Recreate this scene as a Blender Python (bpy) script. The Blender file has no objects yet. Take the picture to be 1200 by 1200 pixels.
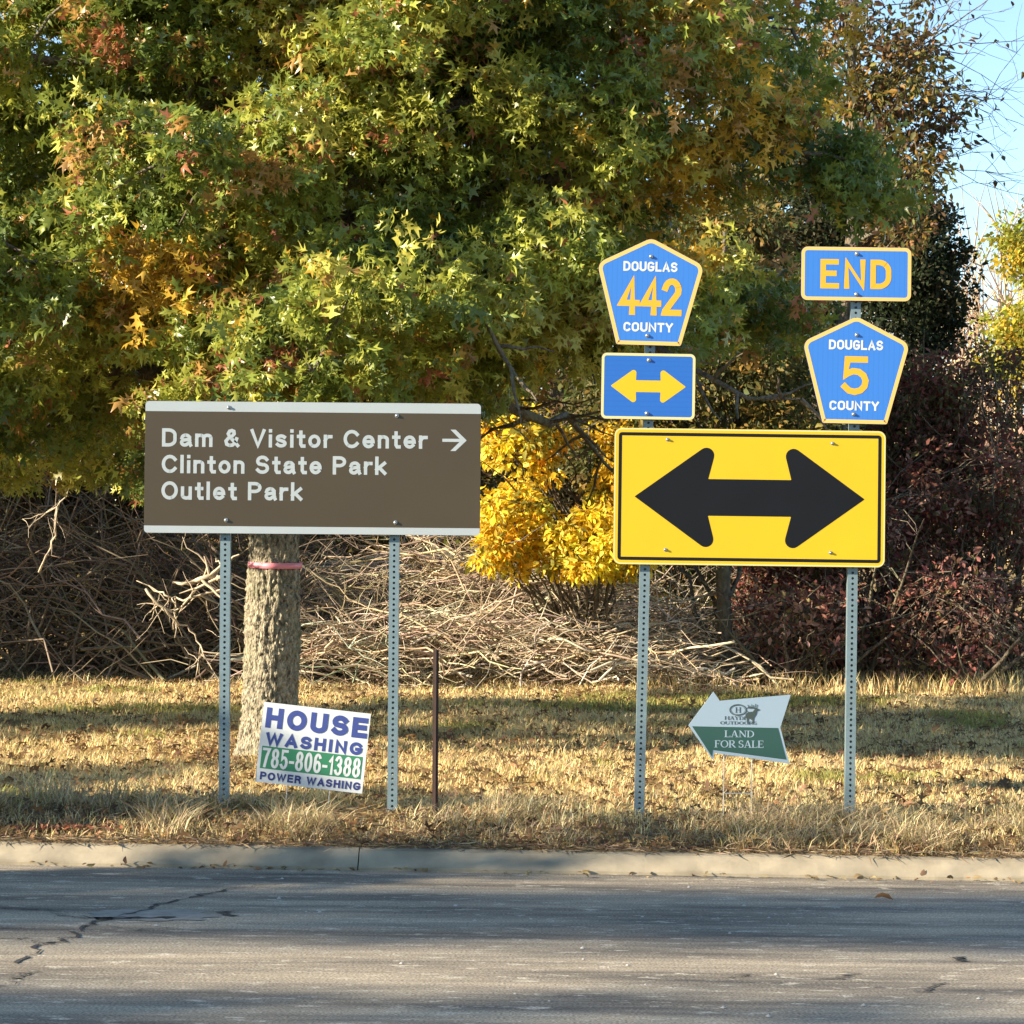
import bpy, math, random
import numpy as np
from mathutils import Vector, Matrix
R = math.radians
rng = np.random.default_rng(7)
random.seed(7)
S = bpy.context.scene
COL = S.collection

# ------------------------------------------------------------------ camera, sky, sun, exposure
F = 3130.0                                    # focal length in pixels of a 1200 px wide frame
cam = bpy.data.cameras.new("camera"); cam.sensor_width = 36.0; cam.lens = F * 36.0 / 1200.0
cam.clip_start = 0.1; cam.clip_end = 3000.0
cam_o = bpy.data.objects.new("camera", cam); COL.objects.link(cam_o)
CAM = Matrix.Translation((0, 0, 1.5)) @ Matrix.Rotation(R(90 + 1.575), 4, 'X') @ Matrix.Rotation(R(0.7), 4, 'Z')
cam_o.matrix_world = CAM
S.camera = cam_o

SUN_AZ, SUN_EL = 69.0, 20.0                   # light travels towards +x and a little +y
travel = Vector((math.sin(R(SUN_AZ)) * math.cos(R(SUN_EL)), math.cos(R(SUN_AZ)) * math.cos(R(SUN_EL)), -math.sin(R(SUN_EL))))
W = bpy.data.worlds.new("World"); S.world = W; W.use_nodes = True
nt = W.node_tree; nt.nodes.clear()
sky = nt.nodes.new("ShaderNodeTexSky"); sky.sky_type = 'NISHITA'; sky.sun_disc = False
sky.sun_elevation = R(SUN_EL); sky.sun_rotation = math.atan2(-travel.x, -travel.y)
sky.air_density = 1.0; sky.dust_density = 0.0; sky.ozone_density = 2.5
bg = nt.nodes.new("ShaderNodeBackground"); bg.inputs["Strength"].default_value = 0.088
wo = nt.nodes.new("ShaderNodeOutputWorld")
nt.links.new(sky.outputs[0], bg.inputs[0]); nt.links.new(bg.outputs[0], wo.inputs[0])
sun = bpy.data.lights.new("sun", 'SUN'); sun.energy = 4.7; sun.angle = R(0.5); sun.color = (1.0, 0.87, 0.68)
sun_o = bpy.data.objects.new("sun", sun); COL.objects.link(sun_o)
sun_o.rotation_euler = travel.to_track_quat('-Z', 'Y').to_euler()
S.view_settings.view_transform = 'Standard'; S.view_settings.look = 'None'
S.view_settings.gamma = 1.0; S.view_settings.exposure = 1.68
S.cycles.max_bounces = 5; S.cycles.diffuse_bounces = 3; S.cycles.transmission_bounces = 3; S.cycles.glossy_bounces = 2
S.cycles.transparent_max_bounces = 4; S.cycles.use_denoising = True

# ------------------------------------------------------------------ helpers
def at(px, py, Y):
    """world point seen at pixel (px, py) of the 1200 px photograph at distance Y"""
    d = CAM.to_3x3() @ Vector(((px - 600) / F, -(py - 600) / F, -1))
    return CAM.translation + d * (Y / d.y)

def tag(o, label=None, cat=None, group=None, kind=None):
    if label: o["label"] = label
    if cat: o["category"] = cat
    if group: o["group"] = group
    if kind: o["kind"] = kind
    return o

def empty(name, loc, rot=(0, 0, 0)):
    o = bpy.data.objects.new(name, None); COL.objects.link(o)
    o.location = loc; o.rotation_euler = rot; o.empty_display_size = 0.2
    return o

def mesh_obj(name, verts, faces, m, parent=None, smooth=False):
    me = bpy.data.meshes.new(name)
    me.from_pydata([tuple(v) for v in verts], [], [tuple(f) for f in faces])
    me.update()
    if smooth: me.shade_smooth()
    if m: me.materials.append(m)
    o = bpy.data.objects.new(name, me); COL.objects.link(o)
    if parent: o.parent = parent
    return o

def big_mesh(name, V, polys, m, parent=None, tint=None, smooth=False):
    """V (n,3); polys: (k,3) or (k,4) integer array, or list of such; tint: per polygon colours"""
    me = bpy.data.meshes.new(name)
    V = np.asarray(V, np.float32)
    if not isinstance(polys, list): polys = [polys]
    polys = [np.asarray(p, np.int32) for p in polys if len(p)]
    loops = np.concatenate([p.ravel() for p in polys])
    tot = np.concatenate([np.full(len(p), p.shape[1], np.int32) for p in polys])
    start = np.concatenate([[0], np.cumsum(tot)[:-1]]).astype(np.int32)
    me.vertices.add(len(V)); me.vertices.foreach_set("co", V.ravel())
    me.loops.add(len(loops)); me.loops.foreach_set("vertex_index", loops)
    me.polygons.add(len(tot)); me.polygons.foreach_set("loop_start", start)
    me.update(calc_edges=True)
    if smooth: me.polygons.foreach_set("use_smooth", np.ones(len(tot), bool))
    if tint is not None:
        a = me.attributes.new("tint", 'FLOAT_COLOR', 'FACE')
        c = np.ones((len(tot), 4), np.float32); c[:, :3] = tint
        a.data.foreach_set("color", c.ravel())
    me.materials.append(m)
    o = bpy.data.objects.new(name, me); COL.objects.link(o)
    if parent: o.parent = parent
    return o

def hash3(i, j, k):
    h = (i * 374761393 + j * 668265263 + k * 2147483647 + 12345) & 0xffffffff
    h = ((h ^ (h >> 13)) * 1274126177) & 0xffffffff
    return ((h ^ (h >> 16)) & 0xffff) / 65535.0

def noise(P, s=1.0, seed=0):
    P = np.asarray(P, float) * s + seed * 17.31
    I = np.floor(P).astype(np.int64); f = P - I; f = f * f * (3 - 2 * f)
    r = 0
    for a in (0, 1):
        for b in (0, 1):
            for c in (0, 1):
                w = (f[:, 0] if a else 1 - f[:, 0]) * (f[:, 1] if b else 1 - f[:, 1]) * (f[:, 2] if c else 1 - f[:, 2])
                r = r + w * hash3(I[:, 0] + a, I[:, 1] + b, I[:, 2] + c)
    return r

def unit(v):
    return v / np.maximum(np.linalg.norm(v, axis=1, keepdims=True), 1e-9)

# ------------------------------------------------------------------ materials
def mat(name, col=(0.5, 0.5, 0.5), rough=0.6, metal=0.0, spec=0.5, noise_amt=0.0, noise_scale=8.0, bump=0.0):
    m = bpy.data.materials.new(name); m.use_nodes = True
    n = m.node_tree; b = n.nodes["Principled BSDF"]
    b.inputs["Base Color"].default_value = (*col, 1); b.inputs["Roughness"].default_value = rough
    b.inputs["Metallic"].default_value = metal; b.inputs["Specular IOR Level"].default_value = spec
    if noise_amt or bump:
        tc = n.nodes.new("ShaderNodeTexCoord"); t = n.nodes.new("ShaderNodeTexNoise")
        t.inputs["Scale"].default_value = noise_scale; t.inputs["Detail"].default_value = 6
        n.links.new(tc.outputs["Object"], t.inputs["Vector"])
        if noise_amt:
            mx = n.nodes.new("ShaderNodeMix"); mx.data_type = 'RGBA'
            mx.inputs[6].default_value = (*[c * (1 - noise_amt) for c in col], 1)
            mx.inputs[7].default_value = (*[min(1, c * (1 + noise_amt)) for c in col], 1)
            n.links.new(t.outputs[0], mx.inputs[0]); n.links.new(mx.outputs[2], b.inputs["Base Color"])
        if bump:
            bp = n.nodes.new("ShaderNodeBump"); bp.inputs["Strength"].default_value = bump; bp.inputs["Distance"].default_value = 0.01
            n.links.new(t.outputs[0], bp.inputs["Height"]); n.links.new(bp.outputs[0], b.inputs["Normal"])
    return m

def tint_mat(name, translucent=0.3, rough=0.5, spec=0.4):
    m = bpy.data.materials.new(name); m.use_nodes = True
    n = m.node_tree; b = n.nodes["Principled BSDF"]; out = n.nodes["Material Output"]
    a = n.nodes.new("ShaderNodeAttribute"); a.attribute_name = "tint"
    b.inputs["Roughness"].default_value = rough; b.inputs["Specular IOR Level"].default_value = spec
    n.links.new(a.outputs["Color"], b.inputs["Base Color"])
    if translucent:
        t = n.nodes.new("ShaderNodeBsdfTranslucent"); mx = n.nodes.new("ShaderNodeMixShader")
        mx.inputs[0].default_value = translucent
        n.links.new(a.outputs["Color"], t.inputs["Color"])
        n.links.new(b.outputs[0], mx.inputs[1]); n.links.new(t.outputs[0], mx.inputs[2])
        n.links.new(mx.outputs[0], out.inputs["Surface"])
    return m

M = {}
M['leaf'] = tint_mat('leaf', 0.38, 0.36, 0.5)
M['thin_leaf'] = tint_mat('thin_leaf', 0.45, 0.6, 0.3)
M['straw'] = tint_mat('straw', 0.25, 0.7, 0.2)
M['wood'] = tint_mat('dead_wood', 0.0, 0.85, 0.2)
M['brown'] = mat('brown_sheeting', (0.0466, 0.0331, 0.0162), 0.36, noise_amt=0.22, noise_scale=1.6)
M['white'] = mat('white_sheeting', (0.3237, 0.3644, 0.377), 0.45, noise_amt=0.06, noise_scale=6)
M['yellow'] = mat('yellow_sheeting', (0.5787, 0.3749, 0.0034), 0.4, noise_amt=0.06, noise_scale=3)
M['black'] = mat('black_sheeting', (0.006, 0.007, 0.009), 0.5, spec=0.18, noise_amt=0.25, noise_scale=4)
M['pale_edge'] = mat('pale_yellow_sheeting', (0.595, 0.51, 0.221), 0.45)
M['gold'] = mat('gold_sheeting', (0.697, 0.34, 0.017), 0.45)
M['edge_gold'] = mat('border_gold_sheeting', (0.697, 0.425, 0.119), 0.45)
M['alu'] = mat('aluminium_back', (0.55, 0.56, 0.57), 0.4, 0.7)
M['steel'] = mat('galvanised_steel', (0.17, 0.2338, 0.255), 0.5, 0.35, noise_amt=0.22, noise_scale=30)
M['bolt'] = mat('bolt_steel', (0.36, 0.366, 0.36), 0.35, 0.8)
M['rust'] = mat('rusty_steel', (0.055, 0.030, 0.022), 0.8, noise_amt=0.4, noise_scale=25)
M['wire'] = mat('galvanised_wire', (0.55, 0.53, 0.48), 0.45, 0.4)
M['plastic'] = mat('corrugated_plastic', (0.5355, 0.5661, 0.5661), 0.5)
M['ink_blue'] = mat('blue_ink', (0.03, 0.0495, 0.2046), 0.5)
M['ink_navy'] = mat('navy_ink', (0.022, 0.03, 0.15), 0.5)
M['ink_green'] = mat('green_ink', (0.024, 0.176, 0.085), 0.5)
M['dark_green'] = mat('dark_green_ink', (0.0198, 0.07, 0.0562), 0.5)
M['ink_grey'] = mat('charcoal_ink', (0.04, 0.06, 0.055), 0.6)
M['pale_blue'] = mat('pale_plastic', (0.2693, 0.357, 0.4277), 0.5)
M['ribbon'] = mat('pink_tape', (0.74, 0.25, 0.299), 0.5)

def blue_mat(name, col, vertical):
    """prismatic sheeting: blue with fine seams"""
    m = mat(name, col, 0.42); n = m.node_tree; b = n.nodes["Principled BSDF"]
    tc = n.nodes.new("ShaderNodeTexCoord"); w = n.nodes.new("ShaderNodeTexWave")
    w.bands_direction = 'X' if vertical else 'Z'; w.inputs["Scale"].default_value = 11.0; w.inputs["Distortion"].default_value = 0.4
    r = n.nodes.new("ShaderNodeValToRGB"); r.color_ramp.elements[0].position = 0.80; r.color_ramp.elements[1].position = 1.0
    r.color_ramp.elements[0].color = (*col, 1); r.color_ramp.elements[1].color = (col[0] * 0.9, col[1] * 0.92, col[2] * 0.94, 1)
    n.links.new(tc.outputs["Object"], w.inputs["Vector"]); n.links.new(w.outputs["Fac"], r.inputs[0]); n.links.new(r.outputs[0], b.inputs["Base Color"])
    return m
M['blue'] = blue_mat('blue_sheeting', (0.030, 0.16, 0.51), True)
M['deep_blue'] = blue_mat('deep_blue_sheeting', (0.012, 0.105, 0.40), False)

def bark_mat(name, dark, light, scale=14, moss=(0.16, 0.17, 0.09)):
    m = mat(name, dark, 0.9, spec=0.15); n = m.node_tree; b = n.nodes["Principled BSDF"]
    tc = n.nodes.new("ShaderNodeTexCoord"); mp = n.nodes.new("ShaderNodeMapping"); mp.inputs["Scale"].default_value = (1, 1, 0.55)
    v = n.nodes.new("ShaderNodeTexVoronoi"); v.inputs["Scale"].default_value = scale * 2.2
    t = n.nodes.new("ShaderNodeTexNoise"); t.inputs["Scale"].default_value = scale; t.inputs["Detail"].default_value = 8; t.inputs["Roughness"].default_value = 0.7
    t2 = n.nodes.new("ShaderNodeTexNoise"); t2.inputs["Scale"].default_value = 3.0
    mx = n.nodes.new("ShaderNodeMix"); mx.data_type = 'RGBA'; mx.inputs[6].default_value = (*dark, 1); mx.inputs[7].default_value = (*light, 1)
    r = n.nodes.new("ShaderNodeValToRGB"); r.color_ramp.elements[0].position = 0.36; r.color_ramp.elements[1].position = 0.62
    mx2 = n.nodes.new("ShaderNodeMix"); mx2.data_type = 'RGBA'; mx2.inputs[7].default_value = (*moss, 1)
    r2 = n.nodes.new("ShaderNodeValToRGB"); r2.color_ramp.elements[0].position = 0.5; r2.color_ramp.elements[1].position = 0.75
    r2.color_ramp.elements[1].color = (0.6, 0.6, 0.6, 1)
    ad = n.nodes.new("ShaderNodeMath"); ad.operation = 'ADD'
    bp = n.nodes.new("ShaderNodeBump"); bp.inputs["Strength"].default_value = 0.9; bp.inputs["Distance"].default_value = 0.015
    L = n.links.new
    L(tc.outputs["Object"], mp.inputs[0]); L(mp.outputs[0], v.inputs["Vector"]); L(mp.outputs[0], t.inputs["Vector"]); L(tc.outputs["Object"], t2.inputs["Vector"])
    L(t.outputs[0], r.inputs[0]); L(r.outputs[0], mx.inputs[0]); L(mx.outputs[2], mx2.inputs[6]); L(t2.outputs[0], r2.inputs[0]); L(r2.outputs[0], mx2.inputs[0])
    L(mx2.outputs[2], b.inputs["Base Color"]); L(v.outputs["Distance"], ad.inputs[0]); L(t.outputs[0], ad.inputs[1]); L(ad.outputs[0], bp.inputs["Height"]); L(bp.outputs[0], b.inputs["Normal"])
    return m
M['bark'] = bark_mat('oak_bark', (0.062, 0.052, 0.037), (0.43, 0.375, 0.26), 34)
M['bark2'] = bark_mat('thin_bark', (0.10, 0.075, 0.05), (0.30, 0.24, 0.16), 22)
M['limb'] = bark_mat('limb_bark', (0.07, 0.055, 0.04), (0.20, 0.165, 0.12), 18)

# ------------------------------------------------------------------ ground, road, kerb
def vv(x, y): return y + 0.04 * x
def gz(x, y):
    x = np.asarray(x, float); y = np.asarray(y, float); v = vv(x, y)
    z = np.interp(v, [-60, 13.98, 14.10, 14.16, 14.5, 15.0, 28, 60, 110, 260, 900], [-0.06, -0.06, -0.06, 0.09, 0.15, 0.205, 0.57, 1.0, 3.0, 8.0, 18.0])
    P = np.stack([x, y, 0 * x], 1)
    b = (noise(P, 1.1, 3) - 0.5) * 0.05 + (noise(P, 0.35, 4) - 0.5) * 0.08
    return z + b * np.clip((v - 14.4) / 1.0, 0, 1)
def g1(x, y): return float(gz(np.array([x]), np.array([y]))[0])

xs = np.unique(np.concatenate([np.linspace(-400, -14, 22), np.linspace(-14, 14, 141), np.linspace(14, 400, 22)]))
vs = np.unique(np.concatenate([np.linspace(-250, 13.9, 14), [13.98, 14.1, 14.16, 14.25, 14.35], np.linspace(14.5, 34, 110), np.linspace(34.5, 130, 40), np.linspace(140, 900, 24)]))
XX, VV = np.meshgrid(xs, vs); YY = VV - 0.04 * XX
ZZ = gz(XX.ravel(), YY.ravel())
ids = np.arange(XX.size).reshape(XX.shape)
Q = np.stack([ids[:-1, :-1], ids[:-1, 1:], ids[1:, 1:], ids[1:, :-1]], -1).reshape(-1, 4)

def ground_mat():
    m = mat('dry_turf', (0.3, 0.2, 0.08), 0.95, spec=0.1); n = m.node_tree; b = n.nodes["Principled BSDF"]; L = n.links.new
    tc = n.nodes.new("ShaderNodeTexCoord")
    t = n.nodes.new("ShaderNodeTexNoise"); t.inputs["Scale"].default_value = 28; t.inputs["Detail"].default_value = 8; t.inputs["Roughness"].default_value = 0.75
    t2 = n.nodes.new("ShaderNodeTexNoise"); t2.inputs["Scale"].default_value = 0.9; t2.inputs["Detail"].default_value = 4
    r = n.nodes.new("ShaderNodeValToRGB"); e = r.color_ramp.elements
    e[0].position = 0.34; e[0].color = (0.08, 0.055, 0.03, 1); e[1].position = 0.68; e[1].color = (0.56, 0.38, 0.14, 1)
    k = e.new(0.5); k.color = (0.34, 0.225, 0.09, 1)
    mx = n.nodes.new("ShaderNodeMix"); mx.data_type = 'RGBA'; mx.inputs[7].default_value = (0.13, 0.13, 0.045, 1)
    r2 = n.nodes.new("ShaderNodeValToRGB"); r2.color_ramp.elements[0].position = 0.5; r2.color_ramp.elements[1].position = 0.7; r2.color_ramp.elements[1].color = (0.5, 0.5, 0.5, 1)
    bp = n.nodes.new("ShaderNodeBump"); bp.inputs["Strength"].default_value = 0.7; bp.inputs["Distance"].default_value = 0.03
    L(tc.outputs["Object"], t.inputs["Vector"]); L(tc.outputs["Object"], t2.inputs["Vector"]); L(t.outputs[0], r.inputs[0]); L(r.outputs[0], mx.inputs[6])
    L(t2.outputs[0], r2.inputs[0]); L(r2.outputs[0], mx.inputs[0]); L(mx.outputs[2], b.inputs["Base Color"]); L(t.outputs[0], bp.inputs["Height"]); L(bp.outputs[0], b.inputs["Normal"])
    return m
ground = big_mesh("ground", np.stack([XX.ravel(), YY.ravel(), ZZ], 1), Q, ground_mat(), smooth=True); tag(ground, kind="structure")

def asphalt_mat():
    m = mat('worn_asphalt', (0.1, 0.095, 0.085), 0.85, spec=0.3); n = m.node_tree; b = n.nodes["Principled BSDF"]; L = n.links.new
    tc = n.nodes.new("ShaderNodeTexCoord")
    mp = n.nodes.new("ShaderNodeMapping"); mp.inputs["Scale"].default_value = (0.35, 2.4, 1)
    a = n.nodes.new("ShaderNodeTexNoise"); a.inputs["Scale"].default_value = 1.1; a.inputs["Detail"].default_value = 6; a.inputs["Roughness"].default_value = 0.65
    mp2 = n.nodes.new("ShaderNodeMapping"); mp2.inputs["Scale"].default_value = (1.7, 3.8, 1)
    c = n.nodes.new("ShaderNodeTexNoise"); c.inputs["Scale"].default_value = 3.6; c.inputs["Detail"].default_value = 5; c.inputs["Roughness"].default_value = 0.7
    g = n.nodes.new("ShaderNodeTexNoise"); g.inputs["Scale"].default_value = 95; g.inputs["Detail"].default_value = 3
    vo = n.nodes.new("ShaderNodeTexVoronoi"); vo.inputs["Scale"].default_value = 75
    r = n.nodes.new("ShaderNodeValToRGB"); e = r.color_ramp.elements
    e[0].position = 0.34; e[0].color = (0.085, 0.077, 0.066, 1); e[1].position = 0.62; e[1].color = (0.41, 0.34, 0.24, 1)
    r2 = n.nodes.new("ShaderNodeValToRGB"); r2.color_ramp.elements[0].position = 0.565; r2.color_ramp.elements[1].position = 0.64
    mx = n.nodes.new("ShaderNodeMix"); mx.data_type = 'RGBA'; mx.inputs[7].default_value = (0.58, 0.52, 0.40, 1)
    ml = n.nodes.new("ShaderNodeMath"); ml.operation = 'MULTIPLY'; ml.inputs[1].default_value = 0.75
    g2 = n.nodes.new("ShaderNodeValToRGB"); g2.color_ramp.elements[0].position = 0.3; g2.color_ramp.elements[0].color = (0.42, 0.42, 0.42, 1); g2.color_ramp.elements[1].position = 0.7; g2.color_ramp.elements[1].color = (1.5, 1.5, 1.5, 1)
    mu = n.nodes.new("ShaderNodeMix"); mu.data_type = 'RGBA'; mu.blend_type = 'MULTIPLY'; mu.inputs[0].default_value = 1.0
    bp = n.nodes.new("ShaderNodeBump"); bp.inputs["Strength"].default_value = 0.3; bp.inputs["Distance"].default_value = 0.005
    L(tc.outputs["Object"], mp.inputs[0]); L(mp.outputs[0], a.inputs["Vector"]); L(tc.outputs["Object"], mp2.inputs[0]); L(mp2.outputs[0], c.inputs["Vector"])
    L(tc.outputs["Object"], g.inputs["Vector"]); L(tc.outputs["Object"], vo.inputs["Vector"])
    L(a.outputs[0], r.inputs[0]); L(c.outputs[0], r2.inputs[0]); L(r2.outputs[0], ml.inputs[0]); L(r.outputs[0], mx.inputs[6]); L(ml.outputs[0], mx.inputs[0])
    L(g.outputs[0], g2.inputs[0]); L(mx.outputs[2], mu.inputs[6]); L(g2.outputs[0], mu.inputs[7]); L(mu.outputs[2], b.inputs["Base Color"])
    L(vo.outputs["Distance"], bp.inputs["Height"]); L(bp.outputs[0], b.inputs["Normal"])
    return m
rx = np.linspace(-200, 200, 41); rv = [-14, 0, 6, 9, 12, 13.5, 14.005]
RV = [(x, v - 0.04 * x, 0.0) for v in rv for x in rx]
RF = [(j * 41 + i, j * 41 + i + 1, (j + 1) * 41 + i + 1, (j + 1) * 41 + i) for j in range(len(rv) - 1) for i in range(40)]
road = mesh_obj("road", RV, RF, asphalt_mat()); tag(road, kind="structure")

def ribbon_path(pts, w0, rngl, z=0.004, n=10, jag=0.03):
    """wobbly flat ribbon along pixel waypoints on the road surface"""
    P = []
    for px, py in pts:
        d = CAM.to_3x3() @ Vector(((px - 600) / F, -(py - 600) / F, -1)); k = -1.5 / d.z
        P.append(np.array([d.x * k, d.y * k]))
    V = []; Fc = []; out = []
    for a, b in zip(P[:-1], P[1:]):
        for t in np.linspace(0, 1, n, endpoint=False): out.append(a + (b - a) * t + rngl.normal(0, jag, 2) * (1.0, 0.6))
    out.append(P[-1]); out = np.array(out)
    for i, p in enumerate(out):
        d = out[min(i + 1, len(out) - 1)] - out[max(i - 1, 0)]; d = d / (np.linalg.norm(d) + 1e-9); nn = np.array([-d[1], d[0]])
        w = w0 * 0.55 * rngl.uniform(0.1, 1.7) * (0.15 if i in (0, len(out) - 1) else 1)
        V += [(*(p + nn * w), z), (*(p - nn * w), z)]
        if i: k = 2 * i; Fc.append((k - 2, k - 1, k + 1, k))
    return V, Fc
crk = mat('tar_crack', (0.0352, 0.033, 0.033), 0.9)
CV, CF = [], []
for pts, w in (([(18, 1130), (60, 1108), (75, 1102), (105, 1082), (150, 1072), (200, 1058), (262, 1043)], 0.016),
               ([(0, 1064), (60, 1068), (90, 1076)], 0.010), ([(124, 1076), (150, 1077), (205, 1075)], 0.035), ([(255, 1068), (272, 1074)], 0.03),
               ([(0, 1158), (20, 1146), (40, 1139)], 0.008), ([(965, 1150), (1010, 1140)], 0.012), ([(1080, 1165), (1110, 1152)], 0.012), ([(1130, 1122), (1136, 1128)], 0.02),
               ([(860, 1146), (900, 1142)], 0.008)):
    v, f = ribbon_path(pts, w, rng); k = len(CV); CV += v; CF += [tuple(i + k for i in q) for q in f]
fine_rng = np.random.default_rng(3)
for pts, w in (([(90, 1076), (120, 1076)], 0.009), ([(60, 1108), (30, 1100), (0, 1101)], 0.007), ([(105, 1082), (150, 1090), (215, 1088)], 0.006), ([(262, 1043), (330, 1036)], 0.007)):
    v, f = ribbon_path(pts, w, fine_rng); k = len(CV); CV += v; CF += [tuple(i + k for i in q) for q in f]
crack = mesh_obj("crack", CV, CF, crk, road)
def road_at(px, py):
    d = CAM.to_3x3() @ Vector(((px - 600) / F, -(py - 600) / F, -1)); k = -1.5 / d.z
    return np.array([d.x * k, d.y * k])
pc = road_at(178, 1073); pv = []
for k in range(40):
    a = 2 * math.pi * k / 40; q = 0.85 + 0.3 * hash3(k, 3, 9)
    pv.append((pc[0] + 0.29 * q * math.cos(a), pc[1] + 0.21 * q * math.sin(a), 0.0028))
patch = mesh_obj("patch", pv, [tuple(range(40))], mat('pale_patch', (0.2755, 0.2485, 0.203), 0.9, noise_amt=0.5, noise_scale=14), road)

KP = [(13.99, -0.05), (13.99, 0.016), (14.01, 0.026), (14.07, 0.070), (14.10, 0.092), (14.14, 0.102), (14.19, 0.103), (14.19, -0.05)]
conc = mat('kerb_concrete', (0.2872, 0.2438, 0.1699), 0.9, spec=0.2, noise_amt=0.55, noise_scale=6, bump=0.8)
KV, KF = [], []
jx0 = at(418, 1000, 13.9).x
for i in range(-8, 9):
    x0 = jx0 + i * 3.6 + 0.003; x1 = jx0 + (i + 1) * 3.6 - 0.003; b0 = len(KV)
    nx = 24
    for j in range(nx + 1):
        x = x0 + (x1 - x0) * j / nx
        for v, z in KP: KV.append((x, v - 0.04 * x + (hash3(i + 50, j, int(v * 100)) - 0.5) * 0.009, z + (hash3(j, i + 60, int(v * 99)) - 0.5) * 0.006))
    m_ = len(KP)
    for j in range(nx):
        for k in range(m_ - 1):
            a = b0 + j * m_ + k; KF.append((a, a + m_, a + m_ + 1, a + 1))
    KF.append(tuple(b0 + k for k in range(m_))); KF.append(tuple(b0 + nx * m_ + k for k in reversed(range(m_))))
kerb = mesh_obj("kerb", KV, KF, conc); tag(kerb, kind="structure")

# ------------------------------------------------------------------ tubes (limbs, sticks)
def tubes(paths, radii, sides=5):
    """paths: list of (n,3) arrays, radii: list of (n,) arrays -> V, quads, owner index per quad"""
    Vs, Qs, own = [], [], []; k = 0
    ang = np.linspace(0, 2 * np.pi, sides, endpoint=False)
    for pi, (P, r) in enumerate(zip(paths, radii)):
        P = np.asarray(P, float); n = len(P)
        T = np.gradient(P, axis=0); T = unit(T)
        ref = np.where(np.abs(T[:, 2:3]) > 0.9, np.array([[1.0, 0, 0]]), np.array([[0, 0, 1.0]]))
        A = unit(np.cross(T, ref)); B = np.cross(T, A)
        ring = P[:, None, :] + (A[:, None, :] * np.cos(ang)[None, :, None] + B[:, None, :] * np.sin(ang)[None, :, None]) * np.asarray(r)[:, None, None]
        Vs.append(ring.reshape(-1, 3))
        i = np.arange(n - 1)[:, None] * sides; j = np.arange(sides)[None, :]; j2 = (j + 1) % sides
        q = np.stack([i + j, i + j2, i + sides + j2, i + sides + j], -1).reshape(-1, 4) + k
        Qs.append(q); own.append(np.full(len(q), pi)); k += n * sides
    return np.concatenate(Vs), np.concatenate(Qs), np.concatenate(own)

def wander(a, b, n, amp, sag=0.0):
    a = np.asarray(a, float); b = np.asarray(b, float); t = np.linspace(0, 1, n)[:, None]
    P = a + (b - a) * t
    L_ = np.linalg.norm(b - a)
    w = np.cumsum(rng.normal(0, amp * L_ / n ** 0.5, (n, 3)), 0); w -= w[0] + (w[-1] - w[0]) * t
    P = P + w
    P[:, 2] += sag * L_ * 4 * (t * (1 - t))[:, 0]
    return P

# ------------------------------------------------------------------ leaves
def lobed():
    # pin oak leaf, length 1 along +y, width along x, five deep pointed lobes
    v = [(0, 0, 0), (-.08, .34, .0), (.08, .34, .0), (-.11, .69, .03), (.11, .69, .03), (0, 1.0, -.06),
         (-.36, .30, -.06), (.36, .30, -.06), (-.44, .80, -.07), (.44, .80, -.07), (-.045, .16, 0), (.045, .16, 0), (-.07, .46, .02), (.07, .46, .02)]
    f = [(0, 11, 10), (10, 11, 2), (10, 2, 1), (1, 2, 13), (1, 13, 12), (12, 13, 4), (12, 4, 3), (3, 4, 5), (10, 1, 6), (11, 7, 2), (12, 3, 8), (13, 9, 4)]
    return np.array(v, float), np.array(f)
def oval():
    v = [(0, 0, 0), (-.27, .38, .07), (.27, .38, .07), (0, .45, 0), (-.17, .75, .03), (.17, .75, .03), (0, 1, -.08)]
    f = [(0, 3, 1), (0, 2, 3), (1, 3, 4), (3, 2, 5), (4, 3, 6), (3, 5, 6)]
    return np.array(v, float), np.array(f)
def diamond():
    v = [(0, 0, 0), (-.3, .5, .05), (.3, .5, .05), (0, 1, -.05)]
    return np.array(v, float), np.array([(0, 2, 1), (1, 2, 3)])
LOBED, OVAL, DIAM = lobed(), oval(), diamond()

def leaves(name, P, axis, size, tint, shape, m, parent=None, up=0.8, face_to=None):
    TV, TF = shape; n = len(P)
    a = unit(axis)
    nn = rng.normal(0, 0.8, (n, 3)); nn[:, 2] += up
    if face_to is not None: nn = nn + face_to
    nn = nn - a * np.sum(nn * a, 1, keepdims=True); nn = unit(nn); s = np.cross(a, nn)
    size = np.asarray(size).reshape(-1, 1, 1) * np.ones((n, 1, 1))
    curl = rng.uniform(-1.5, 3.6, (n, 1, 1)); wid = rng.uniform(0.55, 1.15, (n, 1, 1))
    V = P[:, None, :] + size * (TV[None, :, 0:1] * wid * s[:, None, :] + TV[None, :, 1:2] * a[:, None, :] + TV[None, :, 2:3] * curl * nn[:, None, :])
    k = len(TV)
    Fc = (TF[None] + (np.arange(n) * k)[:, None, None]).reshape(-1, 3)
    return big_mesh(name, V.reshape(-1, 3), Fc, m, parent, np.repeat(tint, len(TF), 0))

def palette(n, cols, w, jitter=0.18):
    w = np.asarray(w, float); w = w / w.sum()
    c = np.asarray(cols, float)[rng.choice(len(cols), n, p=w)]
    return np.clip(c * (1 + rng.normal(0, jitter, (n, 1))) * (1 + rng.normal(0, 0.06, (n, 3))), 0.004, 0.9)

def clumped(centres, radii, per, flat=0.6):
    """leaf points round clump centres, denser at the clump's shell; returns points, outward dirs, clump ids"""
    idx = np.repeat(np.arange(len(centres)), per)
    d = unit(rng.normal(0, 1, (len(idx), 3))); r = rng.uniform(0, 1, (len(idx), 1)) ** 0.5
    off = d * r * radii[idx][:, None]; off[:, 2] *= flat
    return centres[idx] + off, d, idx

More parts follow.
